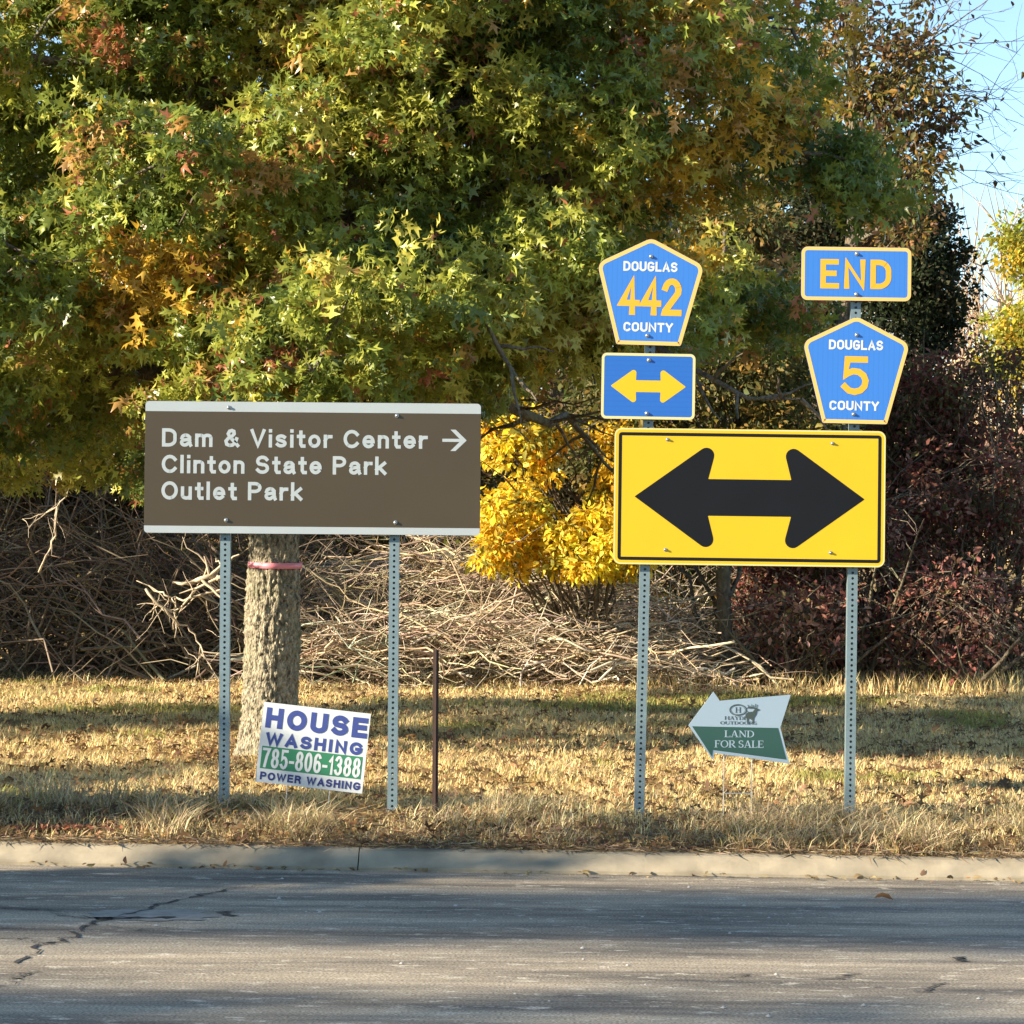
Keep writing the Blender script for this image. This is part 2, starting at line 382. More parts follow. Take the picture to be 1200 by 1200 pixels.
def leafy(name, label, cat, base, ells, nclump, clump_r, per, size, cols, w, shape, group=None, trunk_r=0.1, trunk_top=None,
          limbs=True, crown_name="crown", droop=0.3, gap=0.0, stem_mat=None, seed=0, sprigs=0, trunk_lean=(0, 0), stems=1, mix_clump=0.7):
    """tree or shrub: ells = [(cx,cy,cz, rx,ry,rz, weight)] world coordinates"""
    root = empty(name, base); tag(root, label, cat, group)
    B = np.array(base, float)
    E = np.array(ells, float); p = E[:, 6] / E[:, 6].sum()
    pick = rng.choice(len(E), nclump, p=p)
    d = unit(rng.normal(0, 1, (nclump, 3))); r = rng.uniform(0.15, 1, (nclump, 1)) ** 0.45
    C = E[pick, :3] + d * r * E[pick, 3:6]
    if gap > 0:
        C = C[noise(C, 0.9, seed + 5) > gap]
    g = np.array([g1(c[0], c[1]) for c in C]); C[:, 2] = np.maximum(C[:, 2], g + 0.12)
    cr = clump_r * rng.uniform(0.6, 1.4, len(C))
    P, dirs, idx = clumped(C, cr, per)
    ax = dirs * 0.8 + rng.normal(0, 0.4, P.shape); ax[:, 2] -= droop
    cc = palette(len(C), cols, w, 0.12); pc = palette(len(P), cols, w)
    tint = np.where(rng.uniform(0, 1, (len(P), 1)) < mix_clump, cc[idx] * rng.uniform(0.75, 1.25, (len(P), 1)), pc)
    keep = P[:, 2] > gz(P[:, 0], P[:, 1]) + 0.02
    leaves(crown_name, (P - B)[keep], ax[keep], size * rng.uniform(0.6, 1.3, keep.sum()), tint[keep], shape, M['leaf'] if shape is LOBED else M['thin_leaf'], root, up=0.35, face_to=dirs[keep] * 0.7)
    # trunk and limbs
    paths, rads = [], []
    top = trunk_top if trunk_top else float(C[:, 2].max()) - 0.3
    tops = []
    for s_ in range(stems):
        o2 = rng.normal(0, 0.25, 2) if stems > 1 else np.zeros(2)
        tp = wander((o2[0] * 0.5, o2[1] * 0.5, -0.1), (trunk_lean[0] + o2[0] * 3, trunk_lean[1] + o2[1] * 3, top - B[2]), 12, 0.02)
        tops.append(tp); paths.append(tp); rads.append(np.linspace(trunk_r * 1.1, trunk_r * 0.25, 12))
    if limbs:
        for c in C[::max(1, len(C) // (45 if cat == 'tree' else 80))]:
            tp = tops[rng.integers(len(tops))]
            e = c - B; zt = e[2] - 0.95 * np.linalg.norm(e[:2]) - rng.uniform(0, .5)
            i = int(np.clip(np.searchsorted(tp[:, 2], zt), 1, 10))
            r0 = min(trunk_r * (1.1 - 0.85 * i / 11) * 0.4, 0.028)
            paths.append(wander(tp[i], e, 7, 0.06, 0.05)); rads.append(np.linspace(r0, 0.005, 7))
    for k in range(sprigs):
        c = C[rng.integers(len(C))] - B; dd = unit(rng.normal(0, 1, (1, 3)))[0]; dd[2] = abs(dd[2]) * 0.6
        paths.append(wander(c, c + dd * rng.uniform(0.5, 1.3), 6, 0.06)); rads.append(np.linspace(0.009, 0.002, 6))
    V, Qd, _ = tubes(paths, rads, 6)
    big_mesh("trunk" if cat == "tree" else "stems", V, Qd, stem_mat or M['limb'], root, smooth=True)
    return root

def X(px, Y): return (px - 600) * Y / F
def Z(py, Y): return 1.5 + (686 - py) * Y / F

# ------------------------------------------------------------------ the oak behind the brown sign
OY = 18.3
ob = at(312, 905, OY); OX = ob.x; OZ = g1(OX, OY)
oak = empty("pin_oak", (OX, OY, OZ))
tag(oak, "large green oak turning red and yellow, with pink tape round its trunk", "tree")
# trunk with real bark relief
nz, na = 420, 150
hz = np.linspace(-0.15, 3.2, nz); an = np.linspace(0, 2 * np.pi, na, endpoint=False)
HZ, AN = np.meshgrid(hz, an, indexing='ij')
rad = 0.166 + 0.022 * np.exp(-((HZ - 0.75) / 0.5) ** 2) + 0.16 * np.exp(-(HZ + 0.12) / 0.16) * (0.75 + 0.35 * np.cos(5 * AN + 1)) - 0.012 * np.clip(HZ - 1.2, 0, 3)
PN = np.stack([np.cos(AN).ravel() * 0.19, np.sin(AN).ravel() * 0.19, HZ.ravel() * 0.5], 1)
rel = (np.abs(noise(PN, 34, 1) - 0.5) * 2) ** 0.7 * 0.55 + (np.abs(noise(PN, 70, 2) - 0.5) * 2) * 0.35 + noise(PN, 120, 5) * 0.2 + noise(PN, 8, 3) * 0.2
rad = rad + (rel.reshape(HZ.shape) - 0.55) * 0.042
lean = 0.02 * HZ + 0.012 * np.sin(HZ * 2.2)
TVx = np.stack([rad * np.cos(AN) + lean, rad * np.sin(AN), HZ], -1).reshape(-1, 3)
ii = np.arange(nz * na).reshape(nz, na); jj = np.roll(ii, -1, 1)
TQ = np.stack([ii[:-1], jj[:-1], jj[1:], ii[1:]], -1).reshape(-1, 4)
big_mesh("trunk", TVx, TQ, M['bark'], oak, smooth=True)
# limbs and clumps: the crown is flatter on the road side
def squash(P):
    P = np.array(P, float); P[..., 1] = np.where(P[..., 1] < 0, P[..., 1] * 0.52, P[..., 1]); P[..., 0] = np.where(P[..., 0] > 0.3, 0.3 + (P[..., 0] - 0.3) * 0.76, P[..., 0]); return P
paths, rads, cl, clr = [], [], [], []
leader = wander((0.14, 0, 3.0), (0.25, 0.1, 9.2), 14, 0.02); paths.append(leader); rads.append(np.linspace(0.16, 0.03, 14))
ga = 0.0
nl = 62
for i in range(nl):
    f = i / (nl - 1); z0 = 2.35 + 6.2 * f; ga += 2.39996
    L_ = (4.4 * (1 - f) ** 0.75 + 0.9) * rng.uniform(0.85, 1.12)
    rise = -0.10 + 0.55 * f + rng.normal(0, 0.05)
    if math.cos(ga) > 0.2: L_ *= 1.0
    e = np.array([math.cos(ga) * L_ + 0.1, math.sin(ga) * L_, z0 + rise * L_])
    x0 = np.array([0.13 + 0.015 * z0, 0.0, z0]) if z0 < 3.0 else np.array([np.interp(z0, leader[:, 2], leader[:, 0]), np.interp(z0, leader[:, 2], leader[:, 1]), z0])
    P_ = wander(x0, e, 12, 0.045, 0.06); paths.append(P_); rads.append(np.linspace(0.065 * (1 - f) + 0.02, 0.008, 12))
    for t in np.linspace(0.22, 1.0, int(7 + L_ * 3.2)):
        p = np.array([np.interp(t, np.linspace(0, 1, 12), P_[:, k]) for k in range(3)])
        side = unit(np.array([[-math.sin(ga), math.cos(ga), 0]]))[0] * rng.choice([-1, 1]) * rng.uniform(0.1, 1.05) * (0.35 + 0.75 * (1 - abs(2 * t - 1.1)))
        q = p + side + np.array([math.cos(ga), math.sin(ga), 0]) * rng.uniform(0, 0.5) + np.array([0, 0, rng.normal(-0.08, 0.22)])
        paths.append(wander(p, q, 5, 0.07)); rads.append(np.linspace(0.016, 0.004, 5))
        cl.append(q); clr.append(rng.uniform(0.26, 0.5))
# low drooping fringe on the near and left side
for i in range(70):
    a_ = rng.uniform(R(150), R(345)); L_ = rng.uniform(2.0, 4.3)
    cl.append(np.array([math.cos(a_) * L_, math.sin(a_) * L_, 2.55 + rng.uniform(-0.15, 0.8)])); clr.append(rng.uniform(0.25, 0.42))
cl = squash(np.array(cl)); paths = [squash(p_) for p_ in paths]
low = (cl[:, 0] > 1.0) & (cl[:, 2] < 2.5 + 0.2 * (cl[:, 0] - 1.0)); cl = cl[~low]; clr = np.array(clr)[~low]
V_, Q_, _ = tubes(paths, rads, 6)
big_mesh("limb", V_, Q_, M['limb'], oak, smooth=True)
vis = (cl[:, 2] < 6.2)
per_c = np.where(vis, 36, 13)
# each clump carries sprigs, each sprig a whorl of leaves
sp_idx = np.repeat(np.arange(len(cl)), per_c)
d_ = unit(rng.normal(0, 1, (len(sp_idx), 3))); r_ = rng.uniform(0, 1, (len(sp_idx), 1)) ** 0.45
SP = cl[sp_idx] + d_ * r_ * clr[sp_idx][:, None] * np.array([1.1, 1.1, 0.75])
SP = SP[SP[:, 2] > 1.95]; 
outd = unit(SP - np.array([0.2, 0, 4.0])); outd = unit(outd + rng.normal(0, 0.5, outd.shape))
NW = 8
lp = np.repeat(SP, NW, 0); od = np.repeat(outd, NW, 0)
sp_d = unit(od * 0.75 + rng.normal(0, 0.62, od.shape)); sp_d[:, 2] -= 0.28
lp = lp + sp_d * 0.02 - od * rng.uniform(0, 0.14, (len(lp), 1))
OAKC = [(0.125, 0.18, 0.036), (0.22, 0.265, 0.045), (0.36, 0.375, 0.06), (0.50, 0.46, 0.09), (0.44, 0.25, 0.07), (0.40, 0.15, 0.07), (0.55, 0.34, 0.04)]
world_sp = SP + np.array([OX, OY, OZ])
nz1 = noise(world_sp, 1.5, 11) + 0.35 * (noise(world_sp, 4.0, 12) - 0.5)
nred = noise(world_sp, 1.9, 21) + 0.5 * (noise(world_sp, 5.0, 22) - 0.5)
cid = np.select([nred > 1.06, nred > 0.94, nz1 > 0.74, nz1 > 0.54, nz1 > 0.32], [5, 4, 3, 2, 1], 0)
cid = np.where((rng.uniform(0, 1, len(SP)) < 0.05), rng.choice([3, 3, 4, 4, 5, 6], len(SP)), cid)
# the side away from the light has turned gold in places
gold = (world_sp[:, 0] > 0.6) & (noise(world_sp, 1.3, 31) > 0.68)
cid = np.where(gold & (rng.uniform(0, 1, len(SP)) < 0.7), 6, cid)
# sprays that have already turned, each a patch of the crown
for px, py, dpt, rr, kinds, pr_ in ((165, 335, 16.6, .38, [6, 6, 4], .6), (225, 330, 16.8, .3, [6], .6), (100, 25, 16.4, .25, [4, 5, 3], .5), (35, 75, 16.4, .22, [4, 3], .5), (205, 100, 16.4, .25, [4, 5, 3], .5), (110, 165, 16.3, .25, [4, 3, 4], .5),
                                    (390, 145, 16.4, .3, [4, 3, 3], .5), (465, 45, 16.8, .2, [6, 4], .6), (330, 50, 16.5, .3, [3, 4], .5), (265, 450, 16.5, .2, [4, 5], .5), (345, 425, 16.4, .18, [5], .6),
                                    (830, 90, 17, .3, [6, 4], .6), (930, 120, 17.2, .3, [6, 4, 3], .5), (840, 235, 17.4, .5, [6, 6, 3], .65), (760, 210, 17.4, .3, [6, 3], .5)):
    c_ = np.array(at(px, py, dpt)); hit = (np.linalg.norm((world_sp - c_) * (1, .35, 1), axis=1) < rr) & (rng.uniform(0, 1, len(SP)) < pr_)
    cid = np.where(hit, rng.choice(kinds, len(SP)), cid)
st = np.asarray(OAKC)[cid] * rng.uniform(0.8, 1.2, (len(SP), 1))
lt = np.repeat(st, NW, 0) * rng.uniform(0.75, 1.25, (len(lp), 1))
odd = rng.uniform(0, 1, len(lp)) < 0.08
lt[odd] = np.asarray(OAKC)[rng.choice(7, odd.sum())]
leaves("crown", lp, sp_d, 0.108 * rng.uniform(0.6, 1.35, len(lp)), lt, LOBED, M['leaf'], oak, up=0.3, face_to=od * 0.9)
# pink tape tied round the trunk
tz = Z(663 + 2, OY) - OZ
TP, TFc = [], []
for k in range(48):
    a_ = 2 * np.pi * k / 48; rr = 0.187 + 0.004 * math.sin(a_ * 7)
    for dz, dr in ((-0.020, 0), (0.020, 0), (0.020, -0.012), (-0.020, -0.012)):
        TP.append((0.02 * tz + 0.01 + (rr + dr) * math.cos(a_), (rr + dr) * math.sin(a_), dz + 0.012 * math.sin(a_ + 0.5) - 0.008 * math.cos(a_)))
for k in range(48):
    a0, b0 = k * 4, ((k + 1) % 48) * 4
    for j in range(4): TFc.append((a0 + j, a0 + (j + 1) % 4, b0 + (j + 1) % 4, b0 + j))
tape = mesh_obj("marking_tape", TP, TFc, M['ribbon'], smooth=True); tape.location = (OX, OY, OZ + tz)
tag(tape, "pink plastic marking tape tied round the oak trunk", "tape")

# ------------------------------------------------------------------ woodland edge behind the lawn
YEL = [(0.88, 0.62, 0.04), (0.82, 0.47, 0.025), (0.88, 0.69, 0.10), (0.60, 0.52, 0.07)]
OLV = [(0.085, 0.10, 0.028), (0.14, 0.13, 0.036), (0.26, 0.18, 0.04), (0.12, 0.075, 0.03)]
RED = [(0.20, 0.06, 0.045), (0.26, 0.10, 0.07), (0.15, 0.085, 0.05), (0.58, 0.33, 0.24), (0.15, 0.13, 0.05)]  # the palest tint stands in for sunlit leaves
BRN = [(0.13, 0.07, 0.03), (0.22, 0.12, 0.045), (0.09, 0.05, 0.025), (0.12, 0.10, 0.03)]
GOLD = [(0.42, 0.24, 0.03), (0.30, 0.16, 0.03), (0.20, 0.16, 0.035), (0.11, 0.10, 0.03)]
CED = [(0.022, 0.035, 0.014), (0.035, 0.048, 0.018), (0.05, 0.045, 0.02)]

def E3(px0, px1, py0, py1, Y, dy, w=1.0):
    return (X((px0 + px1) / 2, Y), Y, Z((py0 + py1) / 2, Y), (px1 - px0) * Y / F / 2, dy, (py1 - py0) * Y / F / 2, w)
def base(px, Y): x = X(px, Y); return (x, Y, g1(x, Y))

leafy("yellow_maple", "small bright yellow tree between the two large road signs", "tree", base(690, 26.5),
      [E3(500, 640, 560, 690, 25.4, 0.5, 1.1), E3(500, 600, 618, 672, 25.2, .3, .8), E3(600, 790, 590, 680, 25.3, 0.5, 1.2), E3(545, 670, 470, 600, 25.8, 0.5, .9), E3(490, 580, 440, 520, 26, 0.5, .4), E3(690, 770, 480, 640, 26, .5, .4)],
      330, 0.16, 46, 0.080, YEL + [(0.30, 0.27, 0.05)], [4, 3, 2, 1, .8], OVAL, trunk_r=0.05, droop=0.5, sprigs=60, gap=.2)
leafy("hackberry_sapling", "thin grey trunked tree rising behind the yellow arrow sign", "tree", base(846, 26.2),
      [E3(760, 960, 230, 560, 27.6, 0.8, 1.2), E3(650, 850, 330, 600, 27.6, .8, .7), E3(690, 980, 330, 640, 25.9, .3, .9)], 430, 0.33, 70, 0.085, OLV, [3, 3, 2, 1], OVAL, trunk_r=0.085, trunk_top=5.0, stem_mat=M['limb'])
cedars = [(1080, 29.5, 1010, 1140, 205, 640), (985, 30.5, 930, 1040, 170, 620)]
leafy("cedar", "dark green cedar at the right end of the wood, against the sky", "tree", base(1075, 29.5),
      [E3(1010, 1130, 210, 420, 29.5, 0.6, 1.2), E3(970, 1150, 380, 640, 29.5, 0.9, 1)], 230, 0.26, 130, 0.07, CED, [3, 3, 1], DIAM, trunk_r=0.12, droop=0.0, sprigs=25)
leafy("dark_cedar", "dark cedar behind the blue END sign", "tree", base(965, 31),
      [E3(900, 1030, 120, 400, 31, 0.7, 1.2), E3(860, 1060, 360, 640, 31, 0.9, 1)], 200, 0.3, 110, 0.08, CED + [(0.10, 0.08, 0.03)], [3, 3, 1, 2], DIAM, trunk_r=0.12, droop=0.0, sprigs=20)
leafy("thinning_tree", "tall tree losing its brown leaves at the upper right, bare twigs against the sky", "tree", base(985, 27.5),
      [E3(900, 1070, -70, 220, 27.5, 1.0, 1.2), E3(990, 1110, -60, 300, 27.3, 0.8, 1.1)], 250, 0.34, 36, 0.09, BRN + [(0.34, 0.20, 0.04), (0.12, 0.125, 0.035), (0.2, 0.19, 0.045)], [2, 2.5, 1.5, 2, 2, 3, 2], OVAL, trunk_r=0.11, gap=.3, sprigs=60, trunk_top=8.5)
tt = bpy.data.objects.get("thinning_tree")
# bare twigs reaching out over the sky
bp_, br_ = [], []
Bt = np.array(tt.location)
for k in range(26):
    y0 = rng.uniform(26.8, 28)
    a = np.array(at(rng.uniform(1000, 1080), rng.uniform(-20, 260), y0)) - Bt
    b = np.array(at(rng.uniform(1090, 1230), rng.uniform(-30, 250), y0 + rng.uniform(-.3, .3))) - Bt
    P_ = wander(a, b, 10, 0.10, rng.uniform(-0.08, 0.08)); bp_.append(P_); br_.append(np.linspace(0.0075, 0.0015, 10))
    for q in range(7):
        i = rng.integers(2, 9); e = P_[i] + rng.normal(0, 0.22, 3) + (P_[-1] - P_[0]) * 0.09
        bp_.append(wander(P_[i], e, 5, 0.07)); br_.append(np.linspace(0.0035, 0.0012, 5))
V_, Q_, _ = tubes(bp_, br_, 4); big_mesh("twigs", V_, Q_, M['limb'], tt)
tips = np.array([p[-1] for p in bp_ if rng.uniform() < 0.35]); leaves("stray_leaves", tips, rng.normal(0, 1, tips.shape) - (0, 0, 1), 0.09 * rng.uniform(.6, 1.2, len(tips)), palette(len(tips), BRN, [1, 1, 1, 1]), OVAL, M['thin_leaf'], tt)

leafy("gold_green_tree", "yellow green tree standing in the sun at the far right edge", "tree", base(1225, 62),
      [E3(1170, 1310, 222, 330, 62, 1.2, 1), E3(1160, 1320, 310, 480, 62, 1.4, 1.2)], 260, 0.5, 60, 0.16, [(0.42, 0.36, 0.04), (0.30, 0.32, 0.04), (0.50, 0.33, 0.03), (0.2, 0.2, 0.03)], [3, 3, 1, 1], DIAM, trunk_r=0.2)

# red-brown thicket on the right, each shrub its own
RS = [(1000, 27.2, 950, 1060, 560, 806, "red leaved shrub behind the right post of the arrow sign"),
      (1095, 27.6, 1040, 1150, 520, 806, "dense dark red shrub between the right signpost and the frame's edge"),
      (1180, 27.4, 1120, 1250, 500, 806, "dark red shrub at the right edge of the lawn"),
      (915, 27.6, 860, 975, 600, 806, "sparse reddish shrub under the yellow arrow sign"),
      (930, 26.2, 875, 1010, 655, 800, "low sparse red bush, leaves tinted pale as if sunlit, between the thin grey tree and the right signpost"),
      (1105, 26.3, 1020, 1200, 640, 800, "low red bush, leaves tinted pale as if sunlit, in front of the dark red thicket"),
      (1150, 28.8, 1050, 1260, 390, 620, "tall brown thicket rising over the red shrubs at the right edge"),
      (1050, 28.6, 1010, 1130, 400, 600, "tall brownish shrub beside the county 5 marker")]
for px, Y, x0, x1, y0, y1, lab in RS:
    leafy("red_shrub", lab, "shrub", base(px, Y), [E3(x0, x1, y0, y1, Y, 0.6, 1)], 150 if Y > 27 else 70, 0.22, 34 if Y > 27 else 22, 0.074, RED if Y > 27 else [(0.34, .12, .09), (.42, .20, .14), (.2, .09, .06), (.62, .36, .26), (.2, .16, .06)], [4, 3, 3, 2.6 if y0 > 450 else .4, 2 if y0 > 450 else 5], OVAL, group="red and brown shrubs at the wood's right edge",  # low front bushes get a paler palette, sunlight put into the leaf colour
          trunk_r=0.025, crown_name="foliage", sprigs=40, stems=5, droop=0.25)
# brown thicket under the oak on the left
LS = [(25, 27.0, -60, 130, 420, 620, "brown leaved thicket shrub at the left edge under the oak"),
      (140, 27.2, 60, 270, 430, 610, "brown thicket shrub left of the brown sign"),
      (400, 30.5, 250, 520, 500, 690, "dim olive shrub behind the oak trunk"),
      (600, 30, 500, 720, 420, 680, "dark olive shrub behind the yellow tree"),
      (800, 29.5, 730, 880, 420, 700, "olive brown shrub behind the yellow arrow sign")]
for px, Y, x0, x1, y0, y1, lab in LS:
    leafy("thicket_shrub", lab, "shrub", base(px, Y), [E3(x0, x1, y0, y1, Y, 0.8, 1)], 130, 0.28, 45, 0.08, BRN + OLV, [2, 1.5, 2, 2, 3, 2, 1, 1], OVAL, group="brown and olive shrubs along the wood",
          trunk_r=0.014, crown_name="foliage", sprigs=60, stems=5)
# taller trees of the wood
WT = [(-40, 36, "tall olive tree deep in the wood at the left edge"), (120, 34, "tall brownish tree behind the left half of the oak"), (300, 36, "tall tree straight behind the oak trunk"),
      (470, 34, "tall tree behind the right half of the oak"), (640, 36, "tall tree behind the pentagon 442 marker"), (770, 34, "gold tinged tree behind the arrow sign"), (880, 36, "tall dark tree between the two pentagon markers"), (850, 32.5, "green gold tree rising between the oak and the brown leaved tree")]
for i, (px, Y, lab) in enumerate(WT):
    cx = X(px, Y)
    leafy("wood_tree", lab, "tree", base(px, Y), [(cx, Y, 6.3 + .7 * (i == 7), 1.5, 1.4, 3.0, 1.2), (cx, Y, 2.6, 1.4, 1.2, 2.0, .8)], 170, 0.5, 44, 0.13,
          GOLD if i in (5, 7) else OLV + BRN[:1], [2, 2, 3, 3] if i in (5, 7) else [3, 3, 1, 2, 1], DIAM, group="taller trees deep in the wood", trunk_r=0.13)

# far wood behind everything and the bare far hillside on the right
fp = np.stack([rng.uniform(-16, 6.5, 42000), rng.uniform(40, 46, 42000), rng.uniform(0.5, 11.0, 42000)], 1)
fp = fp[(fp[:, 2] < 6.0 + 5 * noise(fp, 0.3, 8)) & (fp[:, 0] < 4.2 + 1.5 * noise(fp, 0.5, 9))]
fw = leaves("woods", fp, rng.normal(0, 1, fp.shape), 0.34 * rng.uniform(.6, 1.3, len(fp)), palette(len(fp), OLV + BRN, [3, 2, 1, 3, 2, 1, 3, 1]), DIAM, M['thin_leaf'])
tag(fw, "dim mass of the deeper wood behind the tree line", "woods", kind="stuff")
hp_, hr_ = [], []
for k in range(420):
    x = rng.uniform(14, 34); y = rng.uniform(95, 125); z0 = g1(x, y); h = rng.uniform(6, 12.5)
    tp = wander((x, y, z0), (x + rng.normal(0, .5), y, z0 + h), 6, 0.03); hp_.append(tp); hr_.append(np.linspace(0.10, 0.02, 6))
    for q in range(14):
        i = rng.integers(1, 6); e = tp[i] + rng.normal(0, 1.0, 3) + (0, 0, 1.2); hp_.append(wander(tp[i], e, 4, 0.08)); hr_.append(np.linspace(0.035, 0.012, 4))
V_, Q_, ow = tubes(hp_, hr_, 3)
hw = big_mesh("far_woods", V_, Q_, M['wood'], tint=palette(len(hp_), [(0.42, 0.31, 0.21), (0.35, 0.25, 0.17), (0.48, 0.36, 0.2)], [1, 1, 1])[ow])
tag(hw, "bare tan brown wood on the far hillside at the right", "woods", kind="stuff")

# unseen trees added on the sunny side to shade the road and the lawn
def caster(label, x, c, half, z0, top, n=26, per=60, size=0.26):
    y = c + x / math.tan(R(SUN_AZ)); g = g1(x, y)
    leafy("shadow_tree", label, "tree", (x, y, g), [(x, y, (z0 + top) / 2, half * 0.9, half, (top - z0) / 2, 1)], n, 0.42, per, size, OLV, [3, 3, 1, 1], DIAM,
          group="unseen trees added to cast long shadows across the lawn", trunk_r=0.12, trunk_top=top - .6)
caster("unseen shadow tree nearest the kerb beyond the left edge", -16, 16.0, 0.4, 3.0, 6.3)
caster("slender unseen shadow tree by the kerb beyond the left edge", -16, 14.25, 0.15, 2.6, 7.3)
caster("round unseen shadow tree on the lawn beyond the left edge", -16.5, 18.0, 1.1, 2.4, 6.2)
caster("taller unseen shadow tree on the lawn beyond the left edge", -16, 22.2, 1.2, 3.0, 7.6)
caster("bushy tree at the wood's corner beyond the left edge", -9.8, 29.4, 2.3, 0.6, 6.4, 220)
def shadow_row(name, y, x0, x1, z0, top, dens, lab):
    n = int((x1 - x0) * dens); P = np.stack([rng.uniform(x0, x1, n), rng.normal(y, .12, n), rng.uniform(0, 1, n)], 1)
    hi = top + 0.5 * (noise(P * (1, 0, 0), 0.25, 71) - .5); lo = z0 + 0.5 * (noise(P * (1, 0, 0), 0.3, 72) - .5)
    P[:, 2] = lo + (hi - lo) * rng.uniform(0, 1, n) ** 0.8
    o = leaves(name, P, rng.normal(0, 1, P.shape), .42 * rng.uniform(.7, 1.2, n), palette(n, OLV, [3, 3, 1, 1]), DIAM, M['thin_leaf']); tag(o, lab, "woods", kind="stuff")
KS = math.tan(R(SUN_EL)) / math.cos(R(SUN_AZ)) # height of an edge per metre its shadow reaches
shadow_row("woods", -6, -72, -22, 0.3, (9.75 + 6) * KS, 420, "unseen leaf sheet behind the viewpoint, added to shade the near road")  # added leaf sheet, not a real wood: shades the nearest strip of road
shadow_row("woods", -6, -72, -22, (11.15 + 6) * KS, (13.0 + 6) * KS, 110, "unseen leaf strip high behind the viewpoint, added to shade the road by the kerb")  # added leaf strip hung in the air to shade the road along the kerb

# ------------------------------------------------------------------ brush piles and fallen branches
def brush(name, n, sampler, cols, w, r0=(0.006, 0.018), twig=3):
    paths, rads, own = [], [], []
    for k in range(n):
        a, b = sampler()
        P_ = wander(a, b, 9, 0.12, rng.uniform(-0.03, 0.15)); r = rng.uniform(*r0)
        paths.append(P_); rads.append(np.linspace(r, r * 0.3, 9)); own.append(k)
        for q in range(twig):
            i = rng.integers(2, 8); L_ = np.linalg.norm(np.subtract(b, a))
            e = P_[i] + (P_[-1] - P_[0]) * rng.uniform(0.1, 0.3) + rng.normal(0, 0.15 * L_, 3)
            paths.append(wander(P_[i], e, 6, 0.09)); rads.append(np.linspace(r * 0.5, r * 0.18, 6)); own.append(k)
    for P_ in paths: P_[:, 2] = np.maximum(P_[:, 2], gz(P_[:, 0], P_[:, 1]) + 0.01)
    V_, Q_, ow = tubes(paths, rads, 5)
    c = palette(n, cols, w)[np.array(own)]
    return big_mesh(name, V_, Q_, M['wood'], tint=c[ow], smooth=True)
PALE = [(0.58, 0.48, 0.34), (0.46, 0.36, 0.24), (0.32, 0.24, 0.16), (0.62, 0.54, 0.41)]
def right_pile():
    px = rng.uniform(330, 850); t = (px - 330) / 520
    hgt = 1.35 * (1 - abs(2 * t - 0.9) ** 2.2 * 0.75)
    x = X(px, 26.6); y = rng.uniform(25.6, 27.8); z = g1(x, y) + rng.uniform(0, 1) ** 0.8 * hgt * (1 - (y < 26.1) * 0.5)
    L_ = rng.uniform(0.6, 2.0); th = rng.normal(0, 0.5) + (math.pi if rng.uniform() < .5 else 0)
    d = np.array([math.cos(th), rng.normal(0, 0.25), math.sin(th) * 0.6]) * L_ / 2
    c = np.array([x, y, z]); return c - d, c + d
p = brush("brush_pile", 950, right_pile, PALE, [3, 3, 2, 1], (0.004, 0.015), 4); tag(p, "pale tan pile of cut branches and sticks behind the signs", "brush pile", kind="stuff")
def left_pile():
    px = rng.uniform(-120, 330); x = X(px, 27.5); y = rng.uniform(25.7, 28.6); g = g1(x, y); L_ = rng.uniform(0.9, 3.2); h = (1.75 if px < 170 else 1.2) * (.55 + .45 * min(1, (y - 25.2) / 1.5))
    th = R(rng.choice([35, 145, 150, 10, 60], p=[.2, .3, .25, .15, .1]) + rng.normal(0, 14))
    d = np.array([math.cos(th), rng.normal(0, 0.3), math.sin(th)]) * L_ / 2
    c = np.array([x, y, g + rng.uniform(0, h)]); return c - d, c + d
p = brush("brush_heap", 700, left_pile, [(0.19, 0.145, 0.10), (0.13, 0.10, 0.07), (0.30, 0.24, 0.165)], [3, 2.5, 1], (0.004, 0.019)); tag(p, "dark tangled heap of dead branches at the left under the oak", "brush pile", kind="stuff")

def branch(label, pts, Y, r, ntw=10, seed=1):
    P_ = np.array([at(a, b, Y) for a, b in pts]); t = np.linspace(0, 1, len(pts)); tt_ = np.linspace(0, 1, 16)
    P_ = np.stack([np.interp(tt_, t, P_[:, k]) for k in range(3)], 1) + rng.normal(0, 0.012, (16, 3))
    P_[:, 1] += np.cumsum(rng.normal(0, .05, 16))
    o0 = P_[0].copy(); ps, rs = [P_], [np.linspace(r, r * 0.35, 16)]
    for q in range(ntw):
        i = rng.integers(3, 15); e = P_[i] + unit(rng.normal(0, 1, (1, 3)))[0] * (0.9, 0.4, 0.9) * rng.uniform(0.2, 0.55); e[2] -= 0.1
        w_ = wander(P_[i], e, 6, 0.08); ps.append(w_); rs.append(np.linspace(r * 0.5, r * 0.2, 6))
        for s_ in range(2):
            j = rng.integers(2, 6); ps.append(wander(w_[j], w_[j] + rng.normal(0, 0.12, 3), 4, 0.1)); rs.append(np.linspace(r * 0.3, r * 0.12, 4))
    ps = [q - o0 for q in ps]
    V_, Q_, ow = tubes(ps, rs, 6)
    o = big_mesh("fallen_branch", V_, Q_, M['wood'], tint=np.tile(np.array([[0.50, 0.41, 0.29]]), (len(Q_), 1)), smooth=True)
    o.location = o0; tag(o, label, "branch", "pale branches sticking out of the left brush heap")
branch("short thick pale branch stub ending behind the left post of the brown sign", [(272, 678), (250, 676), (222, 683), (203, 684)], 24.6, 0.032, 4)
branch("pale forked branch hanging out of the dark heap, left of the brown sign's post", [(262, 690), (215, 703), (190, 695), (158, 682)], 24.6, 0.014, 8)
branch("pale twisted branch drooping to the grass near the brown sign's left post", [(170, 690), (200, 720), (225, 745), (240, 775)], 24.5, 0.014, 7)
